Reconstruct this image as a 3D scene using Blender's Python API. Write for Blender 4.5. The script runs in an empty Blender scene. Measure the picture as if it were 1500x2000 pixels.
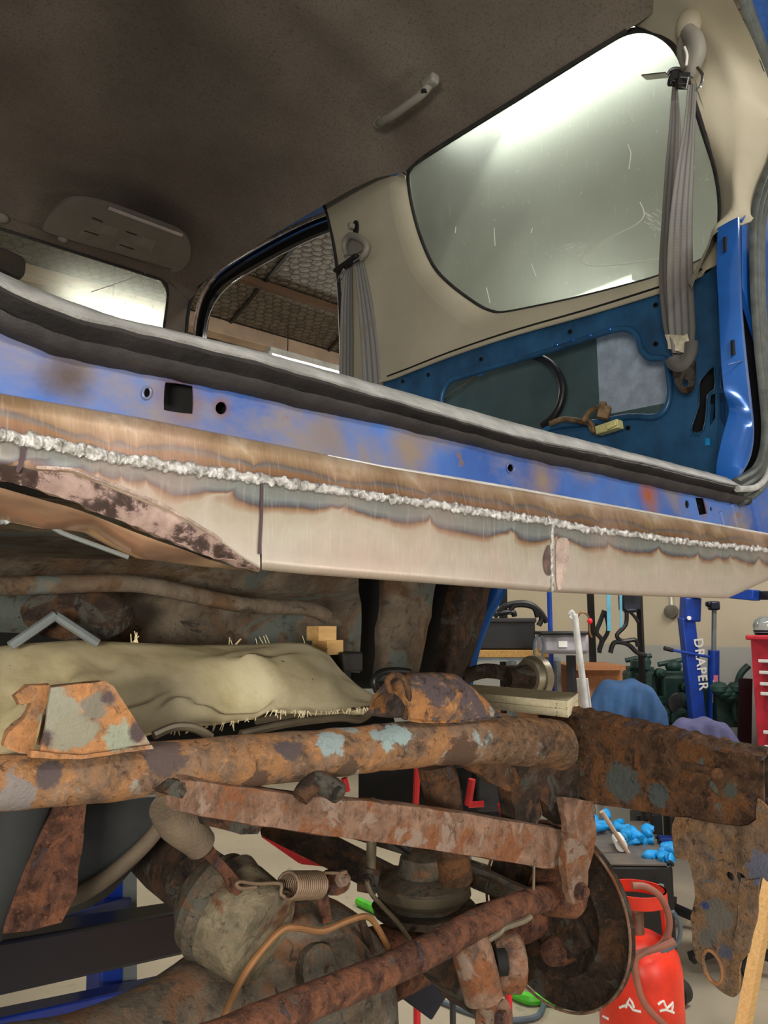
import bpy, bmesh, math, random
from mathutils import Vector, Matrix, noise as mnoise
from mathutils.geometry import tessellate_polygon
random.seed(7)
SC = bpy.context.scene
COL = SC.collection
PI = math.pi
# ------------------------------------------------------------------ camera
# world axes: X = across the vehicle (right), Y = towards its front, Z = up; floor at 0
FPX = 1504.0
PITCH, YAW, CAMZ = math.radians(8.3), math.radians(41), 1.3
CF = Vector((math.sin(YAW)*math.cos(PITCH), math.cos(YAW)*math.cos(PITCH), math.sin(PITCH)))
CR = Vector((math.cos(YAW), -math.sin(YAW), 0))
CU = CR.cross(CF)
CO = Vector((0, 0, CAMZ))
cam = bpy.data.objects.new('camera', bpy.data.cameras.new('camera'))
COL.objects.link(cam)
cam.matrix_world = Matrix((( CR.x, CU.x, -CF.x, 0), (CR.y, CU.y, -CF.y, 0), (CR.z, CU.z, -CF.z, CAMZ), (0, 0, 0, 1)))
cam.data.sensor_fit = 'HORIZONTAL'; cam.data.sensor_width = 36
cam.data.lens = 36*FPX/1500
cam.data.clip_start = 0.02
SC.camera = cam
# ------------------------------------------------------------------ exposure, world, lights
SC.view_settings.view_transform = 'Standard'
SC.view_settings.look = 'None'
SC.view_settings.exposure = 0.0
SC.view_settings.gamma = 1
wd = bpy.data.worlds.new('world'); SC.world = wd; wd.use_nodes = True
wd.node_tree.nodes['Background'].inputs[0].default_value = (1.0, 0.95, 0.88, 1)
wd.node_tree.nodes['Background'].inputs[1].default_value = 0.38
def area(name, loc, target, sx, sy, power, col=(1, 1, 1)):
    l = bpy.data.lights.new(name, 'AREA'); l.shape = 'RECTANGLE'; l.size = sx; l.size_y = sy
    l.energy = power; l.color = col
    o = bpy.data.objects.new(name, l); COL.objects.link(o); o.location = loc
    o.rotation_euler = (Vector(target)-Vector(loc)).to_track_quat('-Z', 'Y').to_euler()
    return o
area('ceiling_tube_light_behind', (0.9, -1.5, 3.0), (0.8, 0.7, 1.2), 1.6, 0.25, 34, (1, 0.95, 0.88))
area('low_left_fill_light', (-0.75, -0.45, 1.27), (0.5, 1.0, 1.2), 0.4, 0.25, 27, (1, 0.93, 0.80))  # unseen low fill, added to brighten the chassis and the cloth
area('rear_right_fill_light', (1.5, -0.9, 1.0), (1.2, 0.8, 0.95), 0.6, 0.3, 9, (1, 0.95, 0.88))  # second unseen fill, added to lift the right rail and axle
area('workshop_lamp_light', (3.2, 0.6, 3.3), (3.6, 1.8, 0.6), 1.5, 0.3, 60, (1, 0.97, 0.92))
area('workshop_far_light', (2.2, 4.6, 3.2), (2.2, 4.2, 0), 1.5, 0.3, 60, (1, 0.93, 0.8))

# ------------------------------------------------------------------ helpers
def ray(px, py): return CF + CR*((px-750)/FPX) - CU*((py-1000)/FPX)
def P(px, py, x=None, y=None, z=None, d=None):
    k = ray(px, py)
    if x is not None: t = x/k.x
    elif y is not None: t = y/k.y
    elif z is not None: t = (z-CAMZ)/k.z
    else: t = d
    return CO + k*t
def PL(pts, **kw): return [P(a, b, **kw) for a, b in pts]
def V(*a): return Vector(a)
def lerp(xs, ys, x):
    if x <= xs[0]:
        return ys[0] + (ys[1]-ys[0])*(x-xs[0])/(xs[1]-xs[0])
    for i in range(len(xs)-1):
        if x <= xs[i+1]:
            return ys[i] + (ys[i+1]-ys[i])*(x-xs[i])/(xs[i+1]-xs[i])
    return ys[-1] + (ys[-1]-ys[-2])*(x-xs[-1])/(xs[-1]-xs[-2])
def curve(pts):
    xs = [p[0] for p in pts]; ys = [p[1] for p in pts]
    return lambda x: lerp(xs, ys, x)
def smooth(pts, n=4, closed=False):
    out = []; N = len(pts)
    rng = range(N) if closed else range(N-1)
    for i in rng:
        if closed: a, b, c, d = pts[i-1], pts[i], pts[(i+1) % N], pts[(i+2) % N]
        else: a, b, c, d = pts[max(i-1, 0)], pts[i], pts[i+1], pts[min(i+2, N-1)]
        for k in range(n):
            t = k/n
            out.append(0.5*((2*b)+(c-a)*t+(2*a-5*b+4*c-d)*t*t+(3*b-a-3*c+d)*t**3))
    if not closed: out.append(pts[-1].copy())
    return out
# geometry makers: each returns (verts, faces)
def box(c, s, rz=0, rx=0):
    c = V(*c); m = Matrix.Rotation(rz, 3, 'Z') @ Matrix.Rotation(rx, 3, 'X')
    v = [c + m @ V(a*s[0]/2, b*s[1]/2, g*s[2]/2) for a in (-1, 1) for b in (-1, 1) for g in (-1, 1)]
    return v, [(0, 1, 3, 2), (4, 6, 7, 5), (0, 4, 5, 1), (2, 3, 7, 6), (0, 2, 6, 4), (1, 5, 7, 3)]
def frames(pts, up=None, closed=False):
    N = len(pts); T = []
    for i in range(N):
        if closed: t = pts[(i+1) % N]-pts[i-1]
        else: t = pts[min(i+1, N-1)]-pts[max(i-1, 0)]
        T.append(t.normalized())
    out = []
    if up is not None:
        up = V(*up)
        for t in T:
            a = up.cross(t)
            if a.length < 1e-5: a = V(1, 0, 0).cross(t)
            a.normalize(); out.append((a, t.cross(a).normalized()))
        return out
    a = V(0, 0, 1).cross(T[0])
    if a.length < 1e-3: a = V(1, 0, 0).cross(T[0])
    a.normalize()
    for t in T:
        a = (a - t*a.dot(t))
        if a.length < 1e-6: a = V(0, 1, 0).cross(t)
        a.normalize(); out.append((a, t.cross(a).normalized()))
    return out
def rings(R, cap=True, closed=False, closed_ring=True):
    v = []; f = []; n = len(R[0]); N = len(R)
    for r in R: v += r
    for i in range(N if closed else N-1):
        j = (i+1) % N
        for k in range(n if closed_ring else n-1):
            l = (k+1) % n
            f.append((i*n+k, i*n+l, j*n+l, j*n+k))
    if cap and not closed and closed_ring:
        f.append(tuple(range(n))[::-1]); f.append(tuple((N-1)*n+k for k in range(n)))
    return v, f
def tube(pts, r, seg=12, sm=0, cap=True, closed=False, flat=1.0, up=None):
    pts = [V(*p) for p in pts]
    rr = list(r) if isinstance(r, (list, tuple)) else [r]*len(pts)
    if sm:
        q = [V(x, 0, 0) for x in rr]
        pts = smooth(pts, sm, closed); rr = [a.x for a in smooth(q, sm, closed)]
    fr = frames(pts, up, closed); R = []
    for p, (a, b), rad in zip(pts, fr, rr):
        R.append([p + a*math.cos(2*PI*k/seg)*rad + b*math.sin(2*PI*k/seg)*rad*flat for k in range(seg)])
    return rings(R, cap, closed)
def sweep(pts, prof, up=(0, 0, 1), sm=0, closed=False, cap=True, open_prof=False, scale=None):
    pts = [V(*p) for p in pts]
    if sm: pts = smooth(pts, sm, closed)
    fr = frames(pts, up, closed)
    R = []
    for i, (p, (a, b)) in enumerate(zip(pts, fr)):
        s = 1 if scale is None else lerp([0, 1], scale, i/(len(pts)-1))
        R.append([p + a*u*s + b*w*s for u, w in prof])
    return rings(R, cap, closed, not open_prof)
def beam(p0, p1, w, h, up=(0, 0, 1), w1=None, h1=None, n=1):
    p0 = V(*p0); p1 = V(*p1); t = (p1-p0).normalized(); a = V(*up).cross(t)
    if a.length < 1e-4: a = V(1, 0, 0)
    a.normalize(); b = t.cross(a)
    w1 = w if w1 is None else w1; h1 = h if h1 is None else h1; R = []
    for i in range(n+1):
        k = i/n; p = p0.lerp(p1, k); ww = (w+(w1-w)*k)/2; hh = (h+(h1-h)*k)/2
        R.append([p+a*ww+b*hh, p-a*ww+b*hh, p-a*ww-b*hh, p+a*ww-b*hh])
    return rings(R)
def lathe(c, axis, prof, seg=40, cap=True):
    c = V(*c); t = V(*axis).normalized(); a = V(0, 0, 1).cross(t)
    if a.length < 1e-3: a = V(1, 0, 0)
    a.normalize(); b = t.cross(a)
    R = [[c + t*h + (a*math.cos(2*PI*k/seg)+b*math.sin(2*PI*k/seg))*max(r, 1e-4) for k in range(seg)] for h, r in prof]
    return rings(R, cap)
def ball(c, r, seg=12):
    r = (r, r, r) if not isinstance(r, (tuple, list)) else r
    c = V(*c); n = seg//2; R = []
    for i in range(n+1):
        th = PI*i/n; s = max(math.sin(th), 1e-3)
        R.append([c+V(r[0]*s*math.cos(2*PI*k/seg), r[1]*s*math.sin(2*PI*k/seg), r[2]*math.cos(th)) for k in range(seg)])
    return rings(R)
def plate(outer, off, holes=()):
    off = V(*off); loops = [[V(*p) for p in outer]]+[[V(*p) for p in h] for h in holes]
    n = off.normalized(); a = V(0, 0, 1).cross(n)
    if a.length < 1e-3: a = V(1, 0, 0)
    a.normalize(); b = n.cross(a)
    flat = [[V(p.dot(a), p.dot(b), 0) for p in l] for l in loops]
    tris = tessellate_polygon(flat)
    allv = [p for l in loops for p in l]; N = len(allv)
    v = allv + [p+off for p in allv]; f = []
    for t in tris:
        f.append(tuple(t)); f.append((t[2]+N, t[1]+N, t[0]+N))
    s = 0
    for l in loops:
        m = len(l)
        for i in range(m):
            j = (i+1) % m
            f.append((s+i, s+j, s+j+N, s+i+N))
        s += m
    return v, f
def grid(rows, closed=False): return rings([[V(*p) for p in r] for r in rows], False, closed, False)
def thick(g, off):
    """give an open grid a back side displaced by off"""
    v, f = g; off = V(*off); N = len(v)
    from collections import Counter
    e = Counter()
    for q in f:
        for i in range(len(q)): e[tuple(sorted((q[i], q[(i+1) % len(q)])))] += 1
    nf = list(f)+[tuple(N+i for i in q[::-1]) for q in f]
    for q in f:
        for i in range(len(q)):
            a, b = q[i], q[(i+1) % len(q)]
            if e[tuple(sorted((a, b)))] == 1: nf.append((a, b, b+N, a+N))
    return list(v)+[p+off for p in v], nf
def ell(c, a, b, n=20):
    """closed loop c + a cos + b sin"""
    c = V(*c); a = V(*a); b = V(*b)
    return [c+a*math.cos(2*PI*k/n)+b*math.sin(2*PI*k/n) for k in range(n)]
def rough(g, amp, freq=20, seed=0.0):
    v, f = g
    return [p + mnoise.noise_vector(p*freq+V(seed, seed*2, 1))*amp for p in v], f
def subdiv(g, cuts=1, amp=0, freq=20, mx=None):
    """subdivide long edges and roughen"""
    bm = bmesh.new(); vs = [bm.verts.new(p) for p in g[0]]
    for q in g[1]:
        try: bm.faces.new([vs[i] for i in q])
        except ValueError: pass
    for _ in range(6):
        es = [e for e in bm.edges if e.calc_length() > mx] if mx else list(bm.edges)
        if not es: break
        bmesh.ops.subdivide_edges(bm, edges=es, cuts=1, use_grid_fill=True)
        if not mx: break
    bmesh.ops.triangulate(bm, faces=[f for f in bm.faces if len(f.verts) > 4])
    bm.verts.index_update()
    v = [x.co.copy() for x in bm.verts]; f = [tuple(w.index for w in q.verts) for q in bm.faces]
    bm.free()
    return rough((v, f), amp, freq) if amp else (v, f)
ORG = {}
def ob(name, geos, mat, parent=None, ang=40, bevel=0, uv=None, origin=None, label=None, sub=0, smooth_shade=True):
    if isinstance(geos, tuple): geos = [geos]
    vs = []; fs = []
    for v, f in geos:
        k = len(vs); vs += [V(*p) for p in v]; fs += [tuple(i+k for i in q) for q in f]
    if origin is None:
        lo = V(*[min(p[i] for p in vs) for i in range(3)]); hi = V(*[max(p[i] for p in vs) for i in range(3)])
        origin = (lo+hi)/2
        if parent is None: origin.z = lo.z
    else: origin = V(*origin)
    me = bpy.data.meshes.new(name)
    me.from_pydata([p-origin for p in vs], [], fs)
    if uv is not None:
        ul = me.uv_layers.new(name='UVMap')
        for lp in me.loops: ul.data[lp.index].uv = uv[lp.vertex_index]
    bm = bmesh.new(); bm.from_mesh(me)
    bmesh.ops.recalc_face_normals(bm, faces=bm.faces); bm.to_mesh(me); bm.free()
    if smooth_shade:
        me.shade_smooth(); me.set_sharp_from_angle(angle=math.radians(ang))
    me.materials.append(mat)
    o = bpy.data.objects.new(name, me); COL.objects.link(o)
    ORG[o.name] = origin
    if parent is not None:
        o.parent = parent; o.location = origin-ORG[parent.name]
    else: o.location = origin
    if bevel:
        b = o.modifiers.new('bevel', 'BEVEL'); b.width = bevel; b.segments = 2; b.limit_method = 'ANGLE'; b.angle_limit = math.radians(50)
    if sub:
        s = o.modifiers.new('sub', 'SUBSURF'); s.levels = sub; s.render_levels = sub
    if label: o['label'] = label
    return o
def thing(name, label, cat, loc, group=None):
    o = bpy.data.objects.new(name, None); COL.objects.link(o); o.empty_display_size = 0.05
    o.location = loc; ORG[o.name] = V(*loc); o['label'] = label; o['category'] = cat
    if group: o['group'] = group
    return o
def tag(o, label, cat, group=None):
    o['label'] = label; o['category'] = cat
    if group: o['group'] = group
    return o
def struct(o): o['kind'] = 'structure'; return o

# ------------------------------------------------------------------ materials
def lin(c):
    return tuple(((x/255)/12.92 if x/255 <= 0.04045 else ((x/255+0.055)/1.055)**2.4) for x in c)+(1,)
class NT:
    def __init__(s, name):
        s.m = bpy.data.materials.new(name); s.m.use_nodes = True; s.t = s.m.node_tree
        s.b = s.t.nodes['Principled BSDF']; s.out = s.t.nodes['Material Output']
        s.tc = s.n('ShaderNodeTexCoord')
    def n(s, k, **kw):
        o = s.t.nodes.new(k)
        for a, b in kw.items(): setattr(o, a, b)
        return o
    def l(s, a, b): s.t.links.new(a, b)
    def noise(s, sc, det=6, ro=0.6, vec=None, dist=0, out='Fac'):
        o = s.n('ShaderNodeTexNoise'); o.inputs['Scale'].default_value = sc; o.inputs['Detail'].default_value = det
        o.inputs['Roughness'].default_value = ro; o.inputs['Distortion'].default_value = dist
        s.l(vec or s.tc.outputs['Object'], o.inputs['Vector']); return o.outputs[out]
    def ramp(s, fac, stops, mode='LINEAR'):
        o = s.n('ShaderNodeValToRGB'); e = o.color_ramp.elements; o.color_ramp.interpolation = mode
        while len(e) > len(stops): e.remove(e[-1])
        while len(e) < len(stops): e.new(0.5)
        for i, (p, c) in enumerate(stops):
            e[i].position = p; e[i].color = lin(c) if len(c) == 3 else c
        s.l(fac, o.inputs[0]); return o.outputs[0]
    def bw(s, fac, a, b):
        return s.ramp(fac, [(a, (0, 0, 0, 1)), (b, (1, 1, 1, 1))])
    def mix(s, fac, a, b):
        o = s.n('ShaderNodeMix', data_type='RGBA')
        if isinstance(fac, (int, float)): o.inputs['Factor'].default_value = fac
        else: s.l(fac, o.inputs['Factor'])
        for k, x in ((6, a), (7, b)):
            if isinstance(x, tuple): o.inputs[k].default_value = lin(x) if len(x) == 3 else x
            else: s.l(x, o.inputs[k])
        return o.outputs[2]
    def math(s, op, a, b=0.0, c=None):
        o = s.n('ShaderNodeMath', operation=op)
        for k, x in enumerate((a, b) if c is None else (a, b, c)):
            if isinstance(x, (int, float)): o.inputs[k].default_value = x
            else: s.l(x, o.inputs[k])
        return o.outputs[0]
    def bump(s, h, st=0.3, dist=0.01, prev=None):
        o = s.n('ShaderNodeBump'); o.inputs['Strength'].default_value = st; o.inputs['Distance'].default_value = dist
        s.l(h, o.inputs['Height'])
        if prev is not None: s.l(prev, o.inputs['Normal'])
        return o.outputs[0]
    def fin(s, col=None, ro=None, me=None, nor=None, **kw):
        if col is not None:
            if isinstance(col, tuple): s.b.inputs['Base Color'].default_value = lin(col) if len(col) == 3 else col
            else: s.l(col, s.b.inputs['Base Color'])
        for k, x in (('Roughness', ro), ('Metallic', me)):
            if x is None: continue
            if isinstance(x, (int, float)): s.b.inputs[k].default_value = x
            else: s.l(x, s.b.inputs[k])
        if nor is not None: s.l(nor, s.b.inputs['Normal'])
        for k, x in kw.items(): s.b.inputs[k.replace('_', ' ')].default_value = x
        return s.m
def plain(name, col, ro=0.5, me=0.0, var=0.12, sc=12, bump=0.0, **kw):
    t = NT(name); f = t.noise(sc, 5)
    d = tuple(int(c*(1-var)) for c in col); u = tuple(min(255, int(c*(1+var))) for c in col)
    c = t.ramp(f, [(0.3, d), (0.7, u)])
    nb = t.bump(t.noise(sc*14, 3), bump, 0.004) if bump else None
    return t.fin(c, ro, me, nb, **kw)
def rust(name, dark=(52, 34, 26), mid=(104, 68, 46), orange=(168, 100, 52), paint=(128, 136, 132), scale_c=(88, 76, 78),
         o_at=0.55, p_at=0.66, s_at=0.66, sc=9.0, ro=0.85, bump=0.6, seed=0.0, spots=()):
    def ds(c, k=0.22):
        l = 0.3*c[0]+0.6*c[1]+0.1*c[2]; return tuple(int(x+(l-x)*k) for x in c)
    dark, mid, orange = ds(dark), ds(mid), ds(orange, 0.14)
    t = NT(name)
    mp = t.n('ShaderNodeMapping'); mp.inputs['Location'].default_value = (seed, seed*1.7, seed*0.3)
    t.l(t.tc.outputs['Object'], mp.inputs[0]); v = mp.outputs[0]
    f1 = t.noise(sc*1.6, 9, 0.68, v, 0.4)
    f2 = t.noise(sc, 8, 0.62, v, 0.6)
    mv = t.n('ShaderNodeMapping'); mv.inputs['Location'].default_value = (3.1+seed, 7.7, 1.9); t.l(v, mv.inputs[0])
    f3 = t.noise(sc*0.8, 7, 0.6, mv.outputs[0], 0.8)
    mv2 = t.n('ShaderNodeMapping'); mv2.inputs['Location'].default_value = (13.1, 2.7+seed, 5.9); t.l(v, mv2.inputs[0])
    f4 = t.noise(sc*1.1, 9, 0.66, mv2.outputs[0], 0.6)
    c = t.ramp(f1, [(0.32, dark), (0.5, mid), (0.68, tuple(int(x*1.25) for x in mid))])
    c = t.mix(t.bw(f2, o_at-0.04, o_at+0.06), c, t.mix(t.noise(sc*7, 4, 0.6, v), tuple(int(x*0.75) for x in orange), tuple(min(255, int(x*1.15)) for x in orange)))
    c = t.mix(t.bw(f3, p_at-0.015, p_at+0.02), c, paint)
    c = t.mix(t.bw(f4, s_at-0.01, s_at+0.01), c, scale_c)
    fine = t.noise(sc*12, 6, 0.7, v)
    md = t.noise(sc*4.5, 6, 0.7, v, 0.8)
    c = t.mix(t.math('MULTIPLY', t.bw(md, 0.56, 0.66), 0.75), c, tuple(int(x*0.8) for x in dark))
    c = t.mix(t.math('MULTIPLY', t.math('SUBTRACT', 1.0, t.bw(md, 0.34, 0.44)), 0.5), c, tuple(min(255, int(x*1.12+14)) for x in orange))
    c = t.mix(t.bw(fine, 0.62, 0.75), c, tuple(int(x*0.55) for x in dark))
    if spots:
        geo = t.n('ShaderNodeNewGeometry'); nn = t.math('MULTIPLY', t.math('SUBTRACT', t.noise(55, 6, 0.65, geo.outputs['Position']), 0.5), 2.0)
    for p, sr, scol in spots:
        d = t.n('ShaderNodeVectorMath', operation='DISTANCE'); t.l(geo.outputs['Position'], d.inputs[0]); d.inputs[1].default_value = tuple(p)
        dd = t.math('ADD', d.outputs['Value'], t.math('MULTIPLY', nn, sr*1.1))
        big = sr > .045
        sc_ = t.mix(t.bw(md, .36, .62), tuple(min(255, int(x*1.25)) for x in scol), tuple(int(x*.6) for x in scol)) if big else t.mix(t.noise(30, 4), tuple(int(x*.85) for x in scol), scol)
        fs_ = t.math('SUBTRACT', 1.0, t.bw(dd, sr*(.4 if big else .9), sr*(1.1 if big else .98)))
        c = t.mix(t.math('MULTIPLY', fs_, .8) if big else fs_, c, sc_)
    h = t.math('ADD', t.math('MULTIPLY', f1, 0.6), t.math('MULTIPLY', fine, 0.5))
    h = t.math('SUBTRACT', h, t.math('MULTIPLY', t.bw(f4, s_at-0.01, s_at+0.01), 0.3))
    return t.fin(c, ro, 0.0, t.bump(h, bump, 0.012), Specular_IOR_Level=0.25)

M = {}
M['rust_bright'] = rust('rust_orange_flaking', dark=(92, 66, 48), mid=(150, 110, 78), orange=(186, 126, 76), paint=(160, 156, 142), scale_c=(100, 84, 82), o_at=0.48, p_at=0.57, s_at=0.6, sc=17,
    spots=[(P(112, 1395, y=.715), .022, (160, 158, 142)), (P(150, 1425, y=.715), .02, (156, 152, 134)), (P(185, 1380, y=.715), .014, (140, 134, 120)), (P(232, 1440, y=.715), .014, (164, 170, 150)), (P(210, 1362, y=.715), .008, (96, 82, 82)), (P(88, 1440, y=.715), .008, (96, 82, 82)), (P(272, 1425, y=.715), .009, (96, 82, 82))])
M['rust_tube'] = rust('rust_tube', dark=(70, 52, 40), mid=(120, 92, 70), orange=(160, 112, 70), paint=(146, 154, 152), scale_c=(94, 80, 78), o_at=0.5, p_at=0.6, s_at=0.62, sc=17, seed=2.3,
    spots=[(P(1000, 1450, y=.72), .07, (98, 76, 58)), (P(1080, 1450, y=.72), .07, (84, 64, 48)), (P(900, 1480, y=.72), .03, (96, 74, 60)), (P(500, 1535, y=.72), .02, (98, 76, 62)), (P(680, 1515, y=.72), .02, (98, 78, 64)), (P(650, 1447, y=.715), .019, (156, 172, 174)), (P(785, 1424, y=.71), .028, (156, 176, 176)), (P(745, 1425, y=.71), .014, (150, 166, 166)), (P(565, 1458, y=.715), .016, (92, 80, 80)), (P(320, 1472, y=.72), .022, (98, 84, 80)), (P(95, 1512, y=.715), .014, (94, 82, 82)), (P(30, 1560, y=.72), .02, (140, 132, 130))])
M['rust_brown'] = rust('rust_brown', dark=(48, 33, 25), mid=(98, 68, 48), orange=(132, 86, 52), paint=(104, 108, 100), o_at=0.53, p_at=0.63, s_at=0.62, sc=20, seed=4.1, bump=0.9,
    spots=[(P(1215, 1530, x=1.134), .03, (100, 106, 104)), (P(1285, 1552, x=1.134), .018, (98, 106, 106)), (P(1425, 1545, x=1.134), .01, (100, 106, 100))])
M['rust_arm'] = rust('rust_arm', dark=(98, 66, 48), mid=(142, 106, 84), orange=(142, 88, 54), paint=(150, 130, 116), scale_c=(96, 80, 72), o_at=0.54, p_at=0.6, s_at=0.66, sc=20, seed=5.3)
M['rust_red'] = rust('rust_red', dark=(56, 34, 28), mid=(112, 70, 54), orange=(150, 94, 66), paint=(100, 90, 84), o_at=0.52, p_at=0.63, s_at=0.64, sc=26, seed=7.7, bump=0.9)
M['rust_dark'] = rust('rust_dark', dark=(32, 25, 21), mid=(60, 46, 37), orange=(92, 62, 42), paint=(78, 76, 70), scale_c=(50, 44, 42), o_at=0.56, p_at=0.6, s_at=0.64, sc=18, seed=9.1)
M['cast'] = rust('greasy_casting', dark=(60, 52, 44), mid=(98, 86, 72), orange=(122, 86, 62), paint=(92, 90, 82), scale_c=(60, 52, 48), o_at=0.56, p_at=0.57, s_at=0.62, sc=18, seed=11.1, ro=0.7)
M['arch'] = rust('old_underseal', dark=(70, 60, 50), mid=(106, 92, 76), orange=(98, 74, 52), paint=(92, 98, 94), scale_c=(58, 52, 48), o_at=0.58, p_at=0.54, s_at=0.66, sc=9, seed=1.1, bump=0.4)
def hex_foil():
    t = NT('foil_insulation_with_hexagon_mesh')
    sp = t.n('ShaderNodeSeparateXYZ'); t.l(t.tc.outputs['Object'], sp.inputs[0])
    nz = t.noise(2.5, 3, out='Color'); sn = t.n('ShaderNodeSeparateXYZ'); t.l(nz, sn.inputs[0])
    S = 13.5
    x = t.math('MULTIPLY', t.math('ADD', sp.outputs[0], t.math('MULTIPLY', sn.outputs[0], 0.12)), S)
    y = t.math('MULTIPLY', t.math('ADD', sp.outputs[1], t.math('MULTIPLY', sn.outputs[1], 0.12)), S)
    def cell(ox, oy):
        mx = t.math('SUBTRACT', t.math('FLOORED_MODULO', t.math('ADD', x, ox), 1.0), 0.5)
        my = t.math('SUBTRACT', t.math('FLOORED_MODULO', t.math('ADD', y, oy), 1.7320508), 0.8660254)
        ax = t.math('ABSOLUTE', mx); ay = t.math('ABSOLUTE', my)
        return t.math('MAXIMUM', ax, t.math('ADD', t.math('MULTIPLY', ax, 0.5), t.math('MULTIPLY', ay, 0.8660254)))
    e = t.math('MINIMUM', cell(0, 0), cell(0.5, 0.8660254))
    edge = t.bw(e, 0.40, 0.47)
    cr = t.noise(9, 5, 0.65, dist=1.5)
    base = t.ramp(cr, [(0.3, (98, 93, 87)), (0.7, (158, 152, 142))])
    c = t.mix(edge, base, (66, 60, 54))
    h = t.math('ADD', t.math('MULTIPLY', e, -0.8), t.math('MULTIPLY', cr, 0.9))
    return t.fin(c, 0.38, 0.55, t.bump(h, 0.7, 0.03))
M['foil'] = hex_foil()
M['purlin'] = plain('old_timber', (96, 72, 52), 0.8, sc=5, bump=0.3)
M['pale_timber'] = plain('pale_timber', (198, 172, 148), 0.7, sc=4, bump=0.2)
def wood(name, a, b, sc=3.0):
    t = NT(name); mp = t.n('ShaderNodeMapping'); mp.inputs['Scale'].default_value = (1, 14, 14); t.l(t.tc.outputs['Object'], mp.inputs[0])
    c = t.ramp(t.noise(sc*3, 6, 0.6, mp.outputs[0], 0.5), [(0.3, a), (0.7, b)])
    c = t.mix(t.bw(t.noise(70, 3), 0.68, 0.74), c, tuple(int(x*0.45) for x in a))
    return t.fin(c, 0.75, 0, t.bump(t.noise(50, 4), 0.25, 0.004))
M['plank'] = wood('dirty_pale_board', (214, 202, 166), (240, 230, 200))
M['block'] = wood('fresh_sawn_pine', (206, 160, 98), (232, 192, 130))
def tarp_mat():
    t = NT('dirty_cream_cloth')
    f = t.noise(5, 7, 0.62, dist=0.5)
    c = t.ramp(f, [(0.28, (150, 136, 108)), (0.42, (208, 194, 154)), (0.58, (238, 226, 190)), (0.8, (246, 238, 212))])
    c = t.mix(t.bw(t.noise(80, 3), 0.7, 0.76), c, (90, 70, 50))
    w = t.n('ShaderNodeTexWave'); w.inputs['Scale'].default_value = 300; t.l(t.tc.outputs['Object'], w.inputs[0])
    h = t.math('ADD', t.math('MULTIPLY', w.outputs['Fac'], 0.25), t.noise(60, 5))
    return t.fin(c, 0.95, 0, t.bump(h, 0.35, 0.004), Specular_IOR_Level=0.1)
M['tarp'] = tarp_mat()
def headliner_mat():
    t = NT('grey_brown_headlining')
    c = t.ramp(t.noise(3, 5, 0.6), [(0.3, (112, 102, 94)), (0.7, (136, 126, 116))])
    c = t.mix(t.bw(t.noise(160, 2), 0.5, 0.8), c, (96, 88, 80))
    return t.fin(c, 0.95, 0, t.bump(t.noise(260, 2), 0.2, 0.002), Specular_IOR_Level=0.1)
M['headliner'] = headliner_mat()
def trim_mat(name, a, b):
    t = NT(name)
    c = t.ramp(t.noise(4, 5), [(0.3, a), (0.7, b)])
    c = t.mix(t.bw(t.noise(60, 3), 0.73, 0.78), c, (110, 92, 70))
    return t.fin(c, 0.5, 0, t.bump(t.noise(400, 2), 0.08, 0.002), Specular_IOR_Level=0.35)
M['beige'] = trim_mat('beige_trim_plastic', (182, 174, 152), (200, 192, 170))
M['beige_dark'] = trim_mat('grey_trim_plastic', (128, 124, 116), (146, 142, 132))
M['visor'] = trim_mat('visor_vinyl', (112, 104, 98), (128, 120, 112))
M['visor_ink'] = plain('visor_print', (34, 30, 28), 0.8)
M['visor_label'] = plain('visor_label', (128, 120, 112), 0.7)
M['rubber'] = plain('black_rubber', (44, 42, 42), 0.55, sc=30, var=0.3, bump=0.3)
def rubber_dirty():
    t = NT('dusty_black_rubber')
    c = t.ramp(t.noise(9, 7, 0.65), [(0.35, (26, 24, 25)), (0.62, (46, 42, 42)), (0.78, (84, 70, 60))])
    return t.fin(c, 0.6, 0, t.bump(t.noise(90, 4), 0.4, 0.003))
M['rubber_dirty'] = rubber_dirty()
M['rubber_green'] = plain('grey_green_rubber', (70, 76, 72), 0.5, sc=40, var=0.2, bump=0.2)
M['sill_lip'] = plain('scuffed_grey_sill', (166, 166, 164), 0.6, sc=25, var=0.15, bump=0.3)
M['black'] = plain('black_plastic', (22, 22, 24), 0.45)
M['black_gloss'] = plain('gloss_black', (12, 12, 15), 0.15)
M['cavity'] = plain('dark_cavity_shade', (16, 15, 15), 0.8)  # near-black colour stands in for the shade inside holes and gaps
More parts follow.
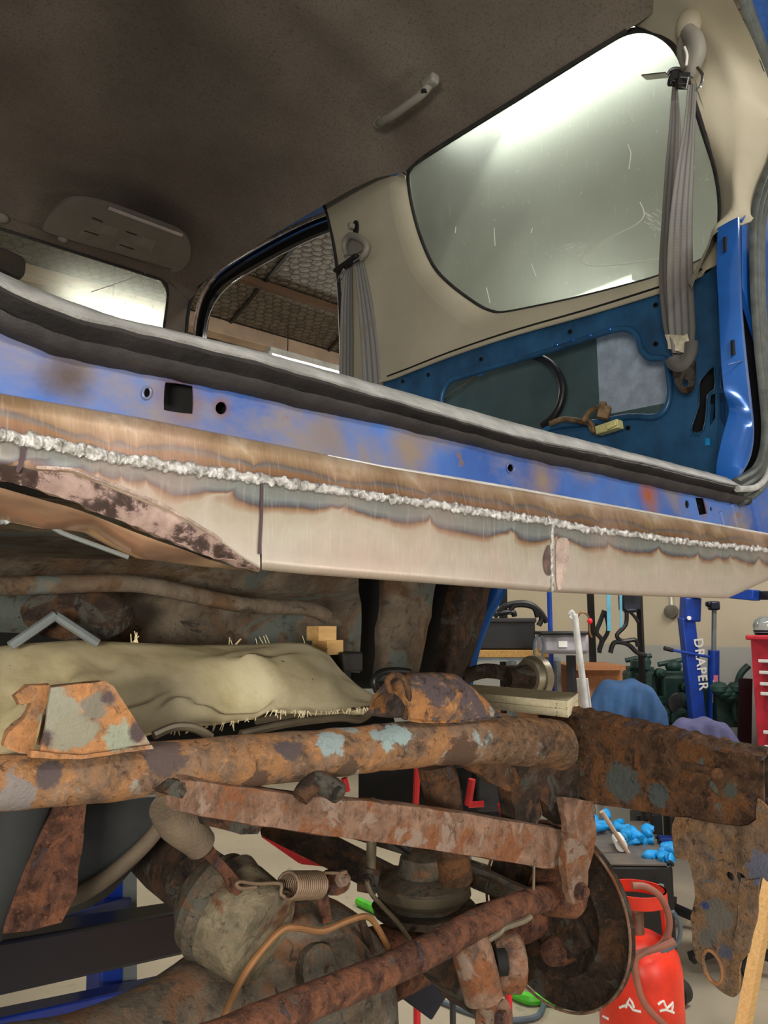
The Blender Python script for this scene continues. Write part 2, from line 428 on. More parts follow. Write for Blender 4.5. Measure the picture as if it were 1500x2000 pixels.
def blue_panel():
    t = NT('scorched_blue_panel_paint')
    geo = t.n('ShaderNodeNewGeometry')
    f = t.noise(4.5, 8, 0.65, geo.outputs['Position'], 0.6)
    blue = t.ramp(t.noise(7, 4, 0.5, geo.outputs['Position']), [(0.3, (44, 78, 150)), (0.7, (78, 118, 190))])
    c = t.mix(t.bw(f, 0.46, 0.62), blue, (124, 116, 120))
    c = t.mix(t.bw(t.noise(30, 5, 0.6, geo.outputs['Position']), 0.66, 0.72), c, (120, 96, 72))
    def spot(p, r, col, c, hard=0.15):
        d = t.n('ShaderNodeVectorMath', operation='DISTANCE'); t.l(geo.outputs['Position'], d.inputs[0]); d.inputs[1].default_value = p
        dd = t.math('ADD', d.outputs['Value'], t.math('MULTIPLY', t.math('SUBTRACT', t.noise(26, 5, 0.65, geo.outputs['Position']), 0.5), r*1.1))
        fac = t.math('SUBTRACT', 1.0, t.bw(dd, r*hard, r))
        return t.mix(fac, c, col)
    for px, py, r, col in [(130, 735, 0.028, (74, 62, 62)), (60, 730, 0.0, (0, 0, 0)), (350, 778, 0.030, (112, 80, 62)), (432, 797, 0.013, (116, 74, 40)),
                           (1268, 968, 0.034, (146, 76, 42)), (1373, 990, 0.024, (120, 84, 66)), (800, 880, 0.05, (132, 118, 108)), (640, 850, 0.03, (120, 110, 112)), (1060, 940, 0.04, (134, 116, 104))]:
        if r: c = spot(tuple(P(px, py, y=0.62)), r, col, c)
    rgh = t.math('ADD', t.math('MULTIPLY', f, 0.3), 0.25)
    return t.fin(c, rgh, 0.15, t.bump(t.noise(40, 5, 0.6, geo.outputs['Position']), 0.12, 0.003))
M['blue_panel'] = blue_panel()
M['blue_gloss'] = plain('gloss_blue_paint', (32, 92, 172), 0.2, 0.25, sc=5, Coat_Weight=0.5)
M['blue_inner'] = plain('dull_blue_paint', (44, 90, 132), 0.38, 0.1, sc=9, var=0.2)
M['blue_outer_inside'] = plain('primer_green_grey', (72, 94, 96), 0.6, sc=4, var=0.2)
M['foam_pad'] = plain('pale_damping_pad', (168, 182, 200), 0.7, sc=30, var=0.1)
def heat(name, upper):
    t = NT(name)
    uvn = t.n('ShaderNodeUVMap'); sp = t.n('ShaderNodeSeparateXYZ'); t.l(uvn.outputs[0], sp.inputs[0])
    u, v = sp.outputs[0], sp.outputs[1]
    cmb = t.n('ShaderNodeCombineXYZ'); t.l(u, cmb.inputs[0]); t.l(v, cmb.inputs[1])
    nz = t.noise(9, 3, 0.5, cmb.outputs[0]); nz2 = t.noise(60, 4, 0.6, cmb.outputs[0])
    ph = t.math('ADD', t.math('MULTIPLY', u, PI/0.12), t.math('MULTIPLY', nz, 7.0))
    sc = t.math('ADD', 0.62, t.math('MULTIPLY', t.math('POWER', t.math('ABSOLUTE', t.math('SINE', ph)), 0.6), 0.55))
    d = t.math('DIVIDE', t.math('ABSOLUTE', v), sc)
    d = t.math('ADD', d, t.math('MULTIPLY', t.math('SUBTRACT', nz2, 0.5), 0.0035))
    d = t.math('DIVIDE', d, 0.06 if not upper else 0.05)
    d = t.math('MULTIPLY', d, t.math('ADD', 0.7, t.math('MULTIPLY', t.noise(3.3, 2, 0.5, cmb.outputs[0]), 0.6)))
    if upper:
        c = t.ramp(d, [(0, (60, 44, 34)), (0.12, (104, 72, 46)), (0.2, (118, 84, 52)), (0.27, (92, 88, 84)), (0.31, (84, 74, 70)), (0.37, (122, 96, 68)), (0.55, (148, 124, 96)), (0.75, (168, 148, 124)), (1, (172, 158, 142))])
    else:
        c = t.ramp(d, [(0, (92, 88, 82)), (0.14, (116, 120, 116)), (0.26, (122, 128, 126)), (0.33, (92, 98, 106)), (0.37, (84, 72, 74)), (0.41, (140, 108, 78)), (0.5, (170, 161, 144)), (0.8, (182, 175, 160)), (1, (184, 174, 162))])
    pn = t.noise(6, 4, 0.6, cmb.outputs[0])
    c = t.mix(t.math('MULTIPLY', t.bw(pn, 0.45, 0.7), 0.45), c, (188, 158, 146))
    mt = t.noise(38, 6, 0.7, cmb.outputs[0])
    c = t.mix(t.math('MULTIPLY', t.bw(mt, 0.45, 0.7), 0.5 if upper else 0.12), c, (110, 80, 54))
    mp = t.n('ShaderNodeMapping'); mp.inputs['Scale'].default_value = (400, 30, 1); t.l(cmb.outputs[0], mp.inputs[0])
    br = t.noise(1, 3, 0.5, mp.outputs[0])
    c = t.mix(t.math('MULTIPLY', t.bw(br, 0.55, 0.75), 0.14), c, (240, 225, 200))
    return t.fin(c, t.math('ADD', 0.34, t.math('MULTIPLY', br, 0.2)), 0.45, t.bump(br, 0.06, 0.002))
M['heat_up'] = heat('heat_tinted_bare_steel_strip', True)
M['heat_lo'] = heat('heat_tinted_bare_steel_plate', False)
M['weld'] = plain('bright_weld_metal', (204, 198, 184), 0.25, 0.75, sc=140, var=0.4, bump=0.5)
M['weld_dark'] = plain('scorched_weld_edge', (96, 78, 74), 0.5, 0.5, sc=60, var=0.35, bump=0.4)
def flange_mat():
    t = NT('scorched_flange_with_ground_patches')
    c = t.ramp(t.noise(42, 6, 0.6, dist=0.25), [(0.40, (66, 52, 48)), (0.45, (92, 74, 70)), (0.47, (150, 126, 120)), (0.7, (192, 168, 158))])
    f = t.bw(t.noise(42, 6, 0.6, dist=0.25), 0.46, 0.5)
    return t.fin(c, 0.45, 0.35, t.bump(f, 0.6, 0.003))
M['flange'] = flange_mat()
M['pink_steel'] = plain('ground_pinkish_steel', (188, 168, 158), 0.38, 0.6, sc=40, var=0.2, bump=0.3)
M['copper_steel'] = plain('warm_polished_steel', (196, 162, 138), 0.25, 0.8, sc=8, var=0.25)
M['scribe'] = plain('dark_marker_line', (70, 52, 58), 0.6)
def belt_mat():
    t = NT('grey_belt_webbing')
    uvn = t.n('ShaderNodeUVMap'); sp = t.n('ShaderNodeSeparateXYZ'); t.l(uvn.outputs[0], sp.inputs[0])
    s = t.math('ABSOLUTE', t.math('SINE', t.math('MULTIPLY', sp.outputs[0], PI*4)))
    c = t.ramp(s, [(0.2, (88, 87, 86)), (0.8, (122, 120, 117))])
    c = t.mix(t.bw(t.noise(14, 4), 0.5, 0.75), c, (108, 102, 94))
    w = t.math('SINE', t.math('MULTIPLY', sp.outputs[1], 900))
    return t.fin(c, 0.7, 0, t.bump(t.math('ADD', s, t.math('MULTIPLY', w, 0.2)), 0.3, 0.003), Sheen_Weight=0.3)
M['belt'] = belt_mat()
M['chrome'] = plain('worn_chrome', (190, 190, 190), 0.18, 1.0)
M['label_cloth'] = plain('cream_label_cloth', (212, 204, 182), 0.8, sc=80)
def dirty_glass(name, tint, haze, speck, roughmix=0.25, rr=0.35, ior=1.1):
    t = NT(name)
    tr = t.n('ShaderNodeBsdfTransparent'); tr.inputs[0].default_value = (*tint, 1)
    rf = t.n('ShaderNodeBsdfRefraction'); rf.inputs['Roughness'].default_value = rr; rf.inputs['IOR'].default_value = ior
    rf.inputs[0].default_value = (0.9, 0.95, 0.9, 1)
    tl = t.n('ShaderNodeBsdfTranslucent'); tl.inputs[0].default_value = (0.72, 0.78, 0.7, 1)
    df = t.n('ShaderNodeBsdfDiffuse'); df.inputs[0].default_value = (0.6, 0.62, 0.56, 1)
    a1 = t.n('ShaderNodeMixShader'); a1.inputs[0].default_value = roughmix; t.l(tr.outputs[0], a1.inputs[1]); t.l(rf.outputs[0], a1.inputs[2])
    a2 = t.n('ShaderNodeMixShader'); a2.inputs[0].default_value = 0.4; t.l(tl.outputs[0], a2.inputs[1]); t.l(df.outputs[0], a2.inputs[2])
    sp = t.math('MULTIPLY', t.bw(t.noise(70, 3, 0.7), 0.66, 0.71), speck)
    mp = t.n('ShaderNodeMapping'); mp.inputs['Scale'].default_value = (1, 60, 7); mp.inputs['Rotation'].default_value = (0.35, 0, 0); t.l(t.tc.outputs['Object'], mp.inputs[0])
    st = t.math('MULTIPLY', t.bw(t.noise(1.6, 4, 0.7, mp.outputs[0]), 0.62, 0.72), speck*0.7)
    sm = t.math('MULTIPLY', t.bw(t.noise(5, 5, 0.6), 0.35, 0.75), haze*0.6)
    fac = t.math('MINIMUM', t.math('ADD', t.math('ADD', sp, st), t.math('ADD', sm, haze)), 0.95)
    a3 = t.n('ShaderNodeMixShader'); t.l(fac, a3.inputs[0]); t.l(a1.outputs[0], a3.inputs[1]); t.l(a2.outputs[0], a3.inputs[2])
    gl = t.n('ShaderNodeBsdfGlossy'); gl.inputs['Roughness'].default_value = 0.05
    fr = t.n('ShaderNodeFresnel'); fr.inputs[0].default_value = 1.3
    a4 = t.n('ShaderNodeMixShader'); t.l(fr.outputs[0], a4.inputs[0]); t.l(a3.outputs[0], a4.inputs[1]); t.l(gl.outputs[0], a4.inputs[2])
    t.l(a4.outputs[0], t.out.inputs[0]); return t.m
M['glass_side'] = dirty_glass('dusty_scratched_side_glass', (0.72, 0.78, 0.72), 0.15, 0.5, 0.45, 0.75, 1.12)
M['glass_front'] = dirty_glass('dusty_windscreen_glass', (0.82, 0.84, 0.8), 0.04, 0.6, 0.07, 0.7, 1.1)
M['mirror'] = plain('mirror_glass', (200, 200, 200), 0.03, 1.0, var=0)
def emis(name, col, s):
    t = NT(name); t.b.inputs['Emission Color'].default_value = (*col, 1); t.b.inputs['Emission Strength'].default_value = s
    return t.m
M['tube_light'] = emis('lit_fluorescent_tube', (1, 0.97, 0.9), 16)
M['white_metal'] = plain('white_enamel', (214, 214, 210), 0.4)
def floor_mat():
    t = NT('worn_painted_concrete')
    c = t.ramp(t.noise(0.9, 8, 0.62), [(0.3, (158, 150, 134)), (0.7, (190, 178, 154))])
    sp = t.n('ShaderNodeSeparateXYZ'); t.l(t.tc.outputs['Object'], sp.inputs[0])
    c = t.mix(t.bw(t.noise(12, 6, 0.7), 0.6, 0.75), c, (134, 126, 112))
    return t.fin(c, 0.4, 0, t.bump(t.noise(30, 5), 0.1, 0.005))
M['floor'] = floor_mat()
def wall_mat():
    t = NT('cream_wall_with_grey_dado')
    geo = t.n('ShaderNodeNewGeometry'); sp = t.n('ShaderNodeSeparateXYZ'); t.l(geo.outputs['Position'], sp.inputs[0])
    z = t.math('MULTIPLY', t.math('ADD', sp.outputs[2], t.math('MULTIPLY', t.noise(3, 3), 0.02)), 0.25)
    f = t.bw(z, 0.294, 0.2965)
    c = t.mix(f, (166, 168, 164), (198, 186, 160))
    c = t.mix(t.math('MULTIPLY', t.noise(3, 6, 0.6), 0.35), c, (150, 140, 120))
    return t.fin(c, 0.7, 0, t.bump(t.noise(20, 4), 0.1, 0.005))
M['wall'] = wall_mat()
M['crane'] = plain('blue_crane_paint', (24, 66, 160), 0.35)
M['stand_blue'] = plain('blue_stand_paint', (22, 58, 160), 0.4)
M['navy'] = plain('dark_navy_paint', (24, 28, 44), 0.4)
M['red_chest'] = plain('red_chest_paint', (196, 44, 62), 0.35)
M['red_chest_dark'] = plain('red_chest_drawer', (158, 28, 48), 0.4)
M['red_gas'] = plain('orange_red_cylinder_paint', (232, 58, 36), 0.35)
M['red_tube'] = plain('red_tube_paint', (206, 40, 46), 0.4)
M['denim'] = plain('blue_work_cloth', (56, 90, 132), 0.9, sc=8, var=0.15, bump=0.3)
M['purple_cloth'] = plain('faded_navy_cloth', (84, 84, 120), 0.9, sc=8, var=0.12, bump=0.3)
M['chair_grey'] = plain('dark_grey_seat', (62, 60, 60), 0.7)
M['green_iron'] = plain('dark_green_engine_paint', (20, 52, 46), 0.5, sc=14, var=0.4, bump=0.4)
M['grey_steel'] = plain('grey_steel', (132, 140, 142), 0.45, 0.3)
M['dark_steel'] = plain('dark_steel', (60, 62, 64), 0.45, 0.4)
M['bench_top'] = wood('ochre_bench_top', (170, 126, 66), (206, 160, 90))
M['brown_top'] = wood('brown_bench_top', (150, 98, 60), (180, 122, 78))
M['clear_plastic'] = plain('cloudy_grey_plastic', (160, 156, 162), 0.3)
M['paper'] = plain('white_paper', (236, 236, 230), 0.7, var=0.03)
M['pink_paper'] = plain('pink_paper', (236, 130, 160), 0.7, var=0.03)
M['blue_glove'] = plain('bright_blue_nitrile', (24, 156, 228), 0.4, sc=30, bump=0.4)
M['hose_brown'] = plain('brown_hose', (150, 96, 80), 0.5)
M['hose_grey'] = plain('grey_hose', (84, 98, 108), 0.5)
M['hose_green'] = plain('bright_green_hose', (84, 196, 52), 0.4)
M['hose_black'] = plain('black_hose', (30, 30, 32), 0.4)
M['line_copper'] = plain('corroded_brake_pipe', (138, 98, 62), 0.5, 0.3, sc=30)
M['line_grey'] = plain('dull_grey_pipe', (118, 108, 90), 0.5, 0.4, sc=30)
M['spring_steel'] = plain('dusty_spring_steel', (138, 116, 96), 0.5, 0.4, sc=40)
M['tank'] = plain('dark_tank_paint', (36, 39, 40), 0.8, sc=5, var=0.25, bump=0.2)
M['connector'] = plain('yellowed_nylon', (206, 200, 140), 0.4)
M['tape'] = plain('old_loom_tape', (104, 84, 60), 0.8, sc=40, var=0.4)
M['brick_red'] = plain('red_plastic', (220, 30, 40), 0.3)
tg = NT('clear_kettle_glass'); M['kettle'] = tg.fin((205, 212, 212), 0.08, 0, None, Transmission_Weight=0.7)

# ------------------------------------------------------------------ workshop shell
struct(ob('floor', box((1.5, 3.5, -0.05), (12, 14, 0.1)), M['floor'], smooth_shade=False))
WX = 4.6
struct(ob('wall_right', box((WX+0.06, 3.5, 2.0), (0.12, 14, 4.0)), M['wall'], smooth_shade=False))
struct(ob('wall_front', box((1.5, 9.4, 2.0), (12, 0.12, 4.0)), M['wall'], smooth_shade=False))
CZ = 3.6
struct(ob('ceiling', box((1.5, 4.6, CZ+0.04), (12, 10.5, 0.08)), M['foil'], smooth_shade=False))
def purlin(px0, py0, px1, py1, z, w, h, mat, label, cat='beam'):
    a = P(px0, py0, z=z); b = P(px1, py1, z=z); y = (a.y+b.y)/2
    return tag(ob('roof_batten', beam((-2.0, y, z+h/2), (WX-0.02, y, z+h/2), w, h), mat, bevel=0.004), label, cat)
purlin(470, 548, 660, 612, CZ-0.05, 0.06, 0.045, M['purlin'], 'old brown timber batten across the foil roof, seen high in the side door window')
purlin(400, 650, 665, 722, CZ-0.12, 0.13, 0.115, M['pale_timber'], 'pale planed timber beam across the roof, low in the side door window')
for q, (a, b) in enumerate([((588, 466), (430, 655)), ((668, 655), (630, 700))]):
    p0 = P(*a, z=CZ-0.012); p1 = P(*b, z=CZ-0.012); d = (p1-p0)
    g = beam(p0-d*0.6, p1+d*0.5, 0.022, 0.012)
    tag(ob('roof_strap', g, M['black']), ['long black strap holding up the roof foil, crossing the whole door window', 'short black strap on the roof foil by the pillar edge of the door window'][q], 'strap')
def lamp(a, b, z, label, nt=1, wide=0):
    a = V(*a); b = V(*b); c = (a+b)/2
    L = thing('fluorescent_lamp', label, 'lamp', (c.x, c.y, z+0.06), 'fluorescent lamps under the workshop roof')
    up = V(0, 0, z+0.05)
    pa = V(a.x, a.y, z+0.045); pb = V(b.x, b.y, z+0.045)
    ob('lamp_housing', beam(pa, pb, max(0.09, wide+.03), 0.05), M['white_metal'], L, bevel=0.006)
    side = (pb-pa).normalized().cross(V(0, 0, 1))
    if wide: ob('glare_diffuser', beam(pa-V(0, 0, .05), pb-V(0, 0, .05), wide, 0.05), M['tube_light'], L, bevel=.02)  # wide glowing bar added to enlarge the lamp's glare
    for k in range(nt if not wide else 0):
        o = side*((k-(nt-1)/2)*0.05)
        ob('lamp_tube', tube([pa+o-V(0, 0, .043), pb+o-V(0, 0, .043)], 0.016, 10), M['tube_light'], L)
    for p in (pa, pb):
        ob('end_cap', box(p-V(0, 0, .04), (0.09, 0.03, 0.045)) if abs((pb-pa).y) > abs((pb-pa).x) else box(p-V(0, 0, .04), (0.03, 0.09, 0.045)), M['white_metal'], L)
    for p in (pa.lerp(pb, .15), pa.lerp(pb, .85)):
        ob('hanger', tube([p+V(0, 0, .02), V(p.x, p.y, CZ)], 0.004, 6), M['dark_steel'], L)
    return L
a = P(1010, 205, z=3.28); b = P(1285, 92, z=3.28)
lamp((2.13, 0.95, 0), (2.13, 2.0, 0), 3.28, 'lamp, its glare widened by an added glow bar, shining through the top of the rear quarter window', 2, .20)
c = P(1160, 575, z=3.3)
lamp((c.x, c.y-0.3, 0), (c.x, c.y+0.3, 0), 3.3, 'lamp glowing through the bottom edge of the rear quarter window')
c = P(250, 612, z=3.3)
lamp((c.x-.16, c.y, 0), (c.x+.22, c.y, 0), 3.3, 'lamp glaring through the dusty windscreen', 1)
c = P(520, 697, z=3.3); d = P(672, 735, z=3.3)
lamp((c.x, (c.y+d.y)/2, 0), (d.x+0.5, (c.y+d.y)/2, 0), 3.3, 'lamp seen as a thin bright strip under the pale beam in the door window')

# ------------------------------------------------------------------ vehicle body
YR = 0.62
BODY = thing('vehicle_body', 'blue vehicle body raised off its chassis, rear opening without a tailgate', 'car body', (0.85, 2.0, 1.34))
sealbot = curve([(-60, 620), (0, 650), (50, 672), (100, 694), (250, 725), (450, 765), (600, 800), (750, 830), (1000, 890), (1250, 945), (1400, 978), (1440, 985), (1600, 1010)])
fold = curve([(-60, 758), (0, 768), (250, 811), (500, 860), (750, 911), (1000, 953), (1250, 998), (1500, 1043), (1600, 1060)])
weldl = curve([(-60, 838), (0, 848), (100, 866), (170, 882), (270, 900), (350, 911), (430, 922), (505, 934), (600, 950), (700, 966), (850, 986), (950, 1003), (1075, 1020), (1150, 1033), (1250, 1046), (1350, 1060), (1500, 1074), (1600, 1084)])
bottom = curve([(-60, 890), (0, 908), (69, 920), (139, 924), (243, 967), (329, 1002), (416, 1050), (470, 1090), (508, 1113), (600, 1122), (750, 1133), (900, 1144), (1080, 1157), (1250, 1164), (1420, 1169), (1445, 1158), (1500, 1133), (1600, 1095)])
# upper blue panel
up_ = [P(c, sealbot(c)-18, y=YR) for c in range(-60, 1441, 50)]+[P(1470, 950, y=YR), P(1500, 880, y=YR), P(1570, 860, y=YR)]
lo_ = [P(c, fold(c), y=YR) for c in range(1570, -61, -50)]
def hole_rect(x0, y0, x1, y1, sk=0, **kw): return PL([(x0, y0), (x1, y0+sk), (x1, y1+sk), (x0, y1)], **kw)
holes = [smooth(PL([(322, 752), (330, 747), (372, 753), (377, 760), (377, 803), (370, 808), (326, 802), (320, 795)], y=YR), 3, True),
         ell(P(287, 767, y=YR), P(294, 767, y=YR)-P(287, 767, y=YR), V(0, 0, .0045), 12),
         ell(P(432, 797, y=YR), P(443, 797, y=YR)-P(432, 797, y=YR), V(0, 0, .006), 16),
         ell(P(997, 914, y=YR), P(1003, 914, y=YR)-P(997, 914, y=YR), V(0, 0, .005), 12),
         ell(P(1342, 985, y=YR), P(1346, 985, y=YR)-P(1342, 985, y=YR), V(0, 0, .007), 12),
         PL([(1358, 972), (1374, 973), (1381, 1003), (1366, 1006)], y=YR),
         ell(P(1389, 994, y=YR), P(1391, 994, y=YR)-P(1389, 994, y=YR), V(0, 0, .004), 8)]
RP = ob('rear_panel', plate(up_+lo_, (0, 0.0015, 0), holes), M['blue_panel'], BODY, ang=30)
for g_ in [tube(ell(P(287, 767, y=YR-.001), P(295, 767, y=YR)-P(287, 767, y=YR), V(0, 0, .0052), 16), 0.0012, 6, closed=True),
                   tube(ell(P(997, 914, y=YR-.001), P(1004, 914, y=YR)-P(997, 914, y=YR), V(0, 0, .0058), 16), 0.001, 6, closed=True)]:
    ob('hole_collar', g_, M['blue_panel'], RP)
for g_ in [tube(PL([(1405, 1000), (1412, 1028)], y=YR), 0.004, 8), tube(PL([(1428, 985), (1438, 1032)], y=YR), 0.004, 8), tube(PL([(1465, 960), (1482, 1040)], y=YR), 0.005, 8)]:
    ob('panel_rib', g_, M['blue_panel'], RP)
ob('inner_crossmember', box((0.85, YR+0.07, 1.47), (1.7, 0.1, 0.12)), M['cavity'], BODY)
ob('fold_highlight', tube([P(c, fold(c)+.5, y=YR-.004) for c in range(640, 1601, 12)], [.0006+.0017*min(1, (c-640)/250) for c in range(640, 1601, 12)], 8), plain('pale_highlight_metal', (236, 232, 226), .22, .5), RP, label='lamp highlight along the fold, drawn as a pale tube')  # lamp reflection on the ledge, modelled as a glossy pale tube
# lower strips built column by column with uv (along, height above weld)
def colgrid(name, x0, x1, rows, mat, step=8, amp=0.0006):
    n = max(2, int((x1-x0)/step)); G = []; uv = []
    for i in range(n+1):
        c = x0+(x1-x0)*i/n; col = []
        zw = P(c, weldl(c), y=YR-.018).z
        for (fn, yy, dz) in rows:
            p = P(c, fn(c), y=yy); p.z += dz
            nn = mnoise.noise(V(p.x*8, p.z*20, 0))*amp
            p = p+V(0, nn, 0); col.append(p); uv.append((p.x, p.z-zw if yy < YR+0.01 else p.z-zw))
        G.append(col)
    g = grid(G)
    return ob(name, g, mat, BODY, uv=uv, ang=60), G
YW = YR-0.018
STRIP, _ = colgrid('seam_strip', -60, 1600, [(fold, YR, 0.0), (lambda c: fold(c)+1, YR-0.006, -.0003), (lambda c: fold(c)+4, YR-.009, 0), (lambda c: (fold(c)*2+weldl(c))/3, YR-.011, 0), (weldl, YW, 0)], M['heat_up'])
STRIP['label'] = 'brown and gold heat tinted steel strip above the weld'
def bot_rows(r=0.010):
    rows = [(weldl, YW, 0)]
    for k in (0.25, 0.5, 0.75): rows.append((lambda c, k=k: weldl(c)+(bottom(c)-weldl(c))*k, YW+0.0005, 0))
    for a in range(0, 91, 18):
        th = math.radians(a)
        rows.append((bottom, YW+r*(1-math.cos(th)), r*(1-math.sin(th))))
    rows.append((bottom, YW+0.05, 0.002))
    return rows
pl1, g1 = colgrid('repair_plate', -60, 508, bot_rows(0.004), M['heat_lo']); pl1['label'] = 'left repair plate with a ragged sloping lower edge'
pl2, g2 = colgrid('repair_plate', 511, 1077, bot_rows(), M['heat_lo']); pl2['label'] = 'long middle repair plate of tan bare steel'
pl3, g3 = colgrid('repair_plate', 1080, 1600, bot_rows(), M['heat_lo']); pl3['label'] = 'right repair plate ending in an upswept corner'
# scribed joint line left of the middle plate
ob('joint_line', sweep([P(512, 945, y=YW-.001), P(511, 1010, y=YW-.001), P(507, 1082, y=YW-.001)], [(-.0014, 0), (.0014, 0), (.0014, .001), (-.0014, .001)], up=(0, 1, 0)), M['scribe'], pl2)
# weld beads
def bead(pxs, fn, y, r, dens, seed, fx=None):
    rnd = random.Random(seed); gs = []; x = pxs[0]
    while x < pxs[1]:
        c = P(x, fn(x)+rnd.uniform(-2.5, 2.5), y=y-.001); rr = r*rnd.uniform(0.75, 1.3)
        gs.append(ball(c, (rr*0.9, rr*.65, rr*rnd.uniform(.8, 1.15)), 8))
        x += dens*lerp([0, 1500], [1.15, .8], x)
    return gs
W1 = rough(([], []), 0)
def merged(gs, amp=0, fr=200):
    vs = []; fs = []
    for v, f in gs:
        k = len(vs); vs += v; fs += [tuple(i+k for i in q) for q in f]
    return rough((vs, fs), amp, fr)
wb1 = ob('weld_bead', merged(bead((-60, 512), weldl, YW, .0047, 8, 1)+bead((-60, 512), lambda x: weldl(x)+5, YW, .0036, 9, 5), .0012), M['weld'], BODY, ang=60); wb1['label'] = 'lumpy left run of bright weld'
wb2 = ob('weld_bead', merged(bead((505, 1080), weldl, YW, .0042, 5, 2)+bead((505, 1080), lambda x: weldl(x)-4, YW, .0030, 6, 6), .0008), M['weld'], BODY, ang=60); wb2['label'] = 'rippled bright weld along the middle plate'
wb3 = ob('weld_bead', merged(bead((1078, 1600), weldl, YW, .0046, 4, 3), .0008), M['weld'], BODY, ang=60); wb3['label'] = 'rippled bright weld along the right plate'
gs = []; rnd = random.Random(4)
for k in range(30):
    t = k/29; gs.append(ball(P(1080+math.sin(t*3)*(-3)+rnd.uniform(-1, 1), 1028+t*124, y=YW-.0005), (.0028, .0022, .0034), 8))
wb4 = ob('weld_bead', merged(gs, .0008), M['weld'], BODY, ang=60); wb4['label'] = 'short upright weld between middle and right plates'
# heat halo plates around vertical weld: ground patches
def patch(name, pts, mat, par, y=YW-.0012, lab=None, t=.0008):
    o = ob(name, plate(smooth(PL(pts, y=y), 3, True), (0, t, 0)), mat, par)
    if lab: o['label'] = lab
    return o
patch('ground_patch', [(1088, 1055), (1108, 1052), (1112, 1075), (1108, 1110), (1098, 1148), (1088, 1146), (1086, 1100)], M['pink_steel'], pl3)
patch('scorch_mark', [(1066, 1075), (1074, 1066), (1076, 1120), (1066, 1118), (1062, 1095)], M['weld_dark'], pl2)
# ragged flange under the left plate
rg = []
fl_t = curve([(0, 905), (69, 915), (139, 918), (243, 958), (329, 994), (416, 1046), (470, 1088), (505, 1112)])
fl_b = curve([(0, 938), (60, 950), (120, 972), (200, 1002), (300, 1044), (400, 1084), (470, 1108), (505, 1116)])
G = []
for i in range(81):
    c = -60+565*i/80
    a = P(c, fl_t(c), y=YW+.002); b = P(c, fl_b(c), y=YW+.010)
    G.append([a, a.lerp(b, .33)+V(0, -.002, 0), a.lerp(b, .66)+V(0, -.001, 0), b, b+V(0, .02, .004)])
FL = ob('ragged_flange', rough(grid(G), .0022, 90), M['flange'], BODY, ang=50, label='scorched flange with torn edge and pinkish ground patches')
gs = [tube(PL([(x, fl_t(x)-2) for x in range(70, 431, 12)], y=YW-.0005), .0016, 6)]
ob('ground_edge', merged(gs, .0008), M['pink_steel'], FL)
patch('marker_stroke', [(42, 868), (50, 872), (48, 900), (38, 922), (31, 918), (40, 895)], M['scribe'], pl1)
# polished inner return strip below
rt = curve([(-60, 935), (0, 948), (120, 985), (300, 1052), (400, 1090), (490, 1114)])
rb = curve([(-60, 1000), (0, 1012), (90, 1035), (180, 1042), (230, 1068), (280, 1092), (350, 1102), (490, 1116)])
G = []
for i in range(71):
    c = -60+550*i/70; a = P(c, rt(c), y=YR+.02); b = P(c, rb(c), y=YR+.05)
    G.append([a, a.lerp(b, .3)+V(0, -.006, 0), a.lerp(b, .65)+V(0, .004, 0), b, b+V(0, .02, .002)])
ob('return_panel', rough(grid(G), .003, 14), M['copper_steel'], BODY, ang=70, label='warm shiny folded steel below the left plate')
rp = PL([(0, 1020), (40, 1014), (90, 1022), (120, 1040), (190, 1066), (250, 1088)], y=YR+.055)
ob('torn_flange', [tube(rp, .0022, 8, 3), tube(PL([(8, 1008), (16, 1022)], y=YR+.055), .003, 8)], M['grey_steel'], BODY)

# opening seal along the sill
liptop = curve([(-60, 505), (0, 530), (63, 560), (152, 593), (228, 620), (320, 640), (500, 684), (750, 754), (1000, 824), (1250, 888), (1400, 927), (1470, 946), (1500, 944)])
lipbot = curve([(-60, 520), (0, 552), (63, 583), (152, 617), (253, 640), (320, 656), (500, 701), (750, 774), (1000, 848), (1250, 900), (1400, 938), (1450, 950), (1500, 960)])
G1 = []; G2 = []
for i in range(156):
    c = -60+1520*i/155
    jit = mnoise.noise(V(c*.02, 0, 0))*1.2
    a = P(c, liptop(c)+jit, y=YR+.012); b = P(c, lipbot(c)+jit, y=YR-.014)
    G1.append([V(a.x, a.y+.05, a.z-.012), a, a.lerp(b, .5)+V(0, 0, .001), b, b+V(0, .004, -.002)])
    e = P(c, sealbot(c)+jit*2, y=YR-.002)
    m1 = b.lerp(e, .2)+V(0, -.004, 0); m2 = b.lerp(e, .45)+V(0, .006, 0); m3 = b.lerp(e, .6)+V(0, -.008, 0); m4 = b.lerp(e, .85)+V(0, -.008, 0)
    G2.append([b+V(0, .004, 0), m1, m2, m3, m4, e, e+V(0, .012, .003)])
SE = ob('sill_seal', rough(grid(G2), .0012, 60), M['rubber_dirty'], BODY, ang=70, label='thick dirty black rubber seal along the sill')
ob('sill_lip', rough(grid(G1), .0006, 80), M['sill_lip'], BODY, ang=60, label='scuffed pale grey lip along the top of the sill')
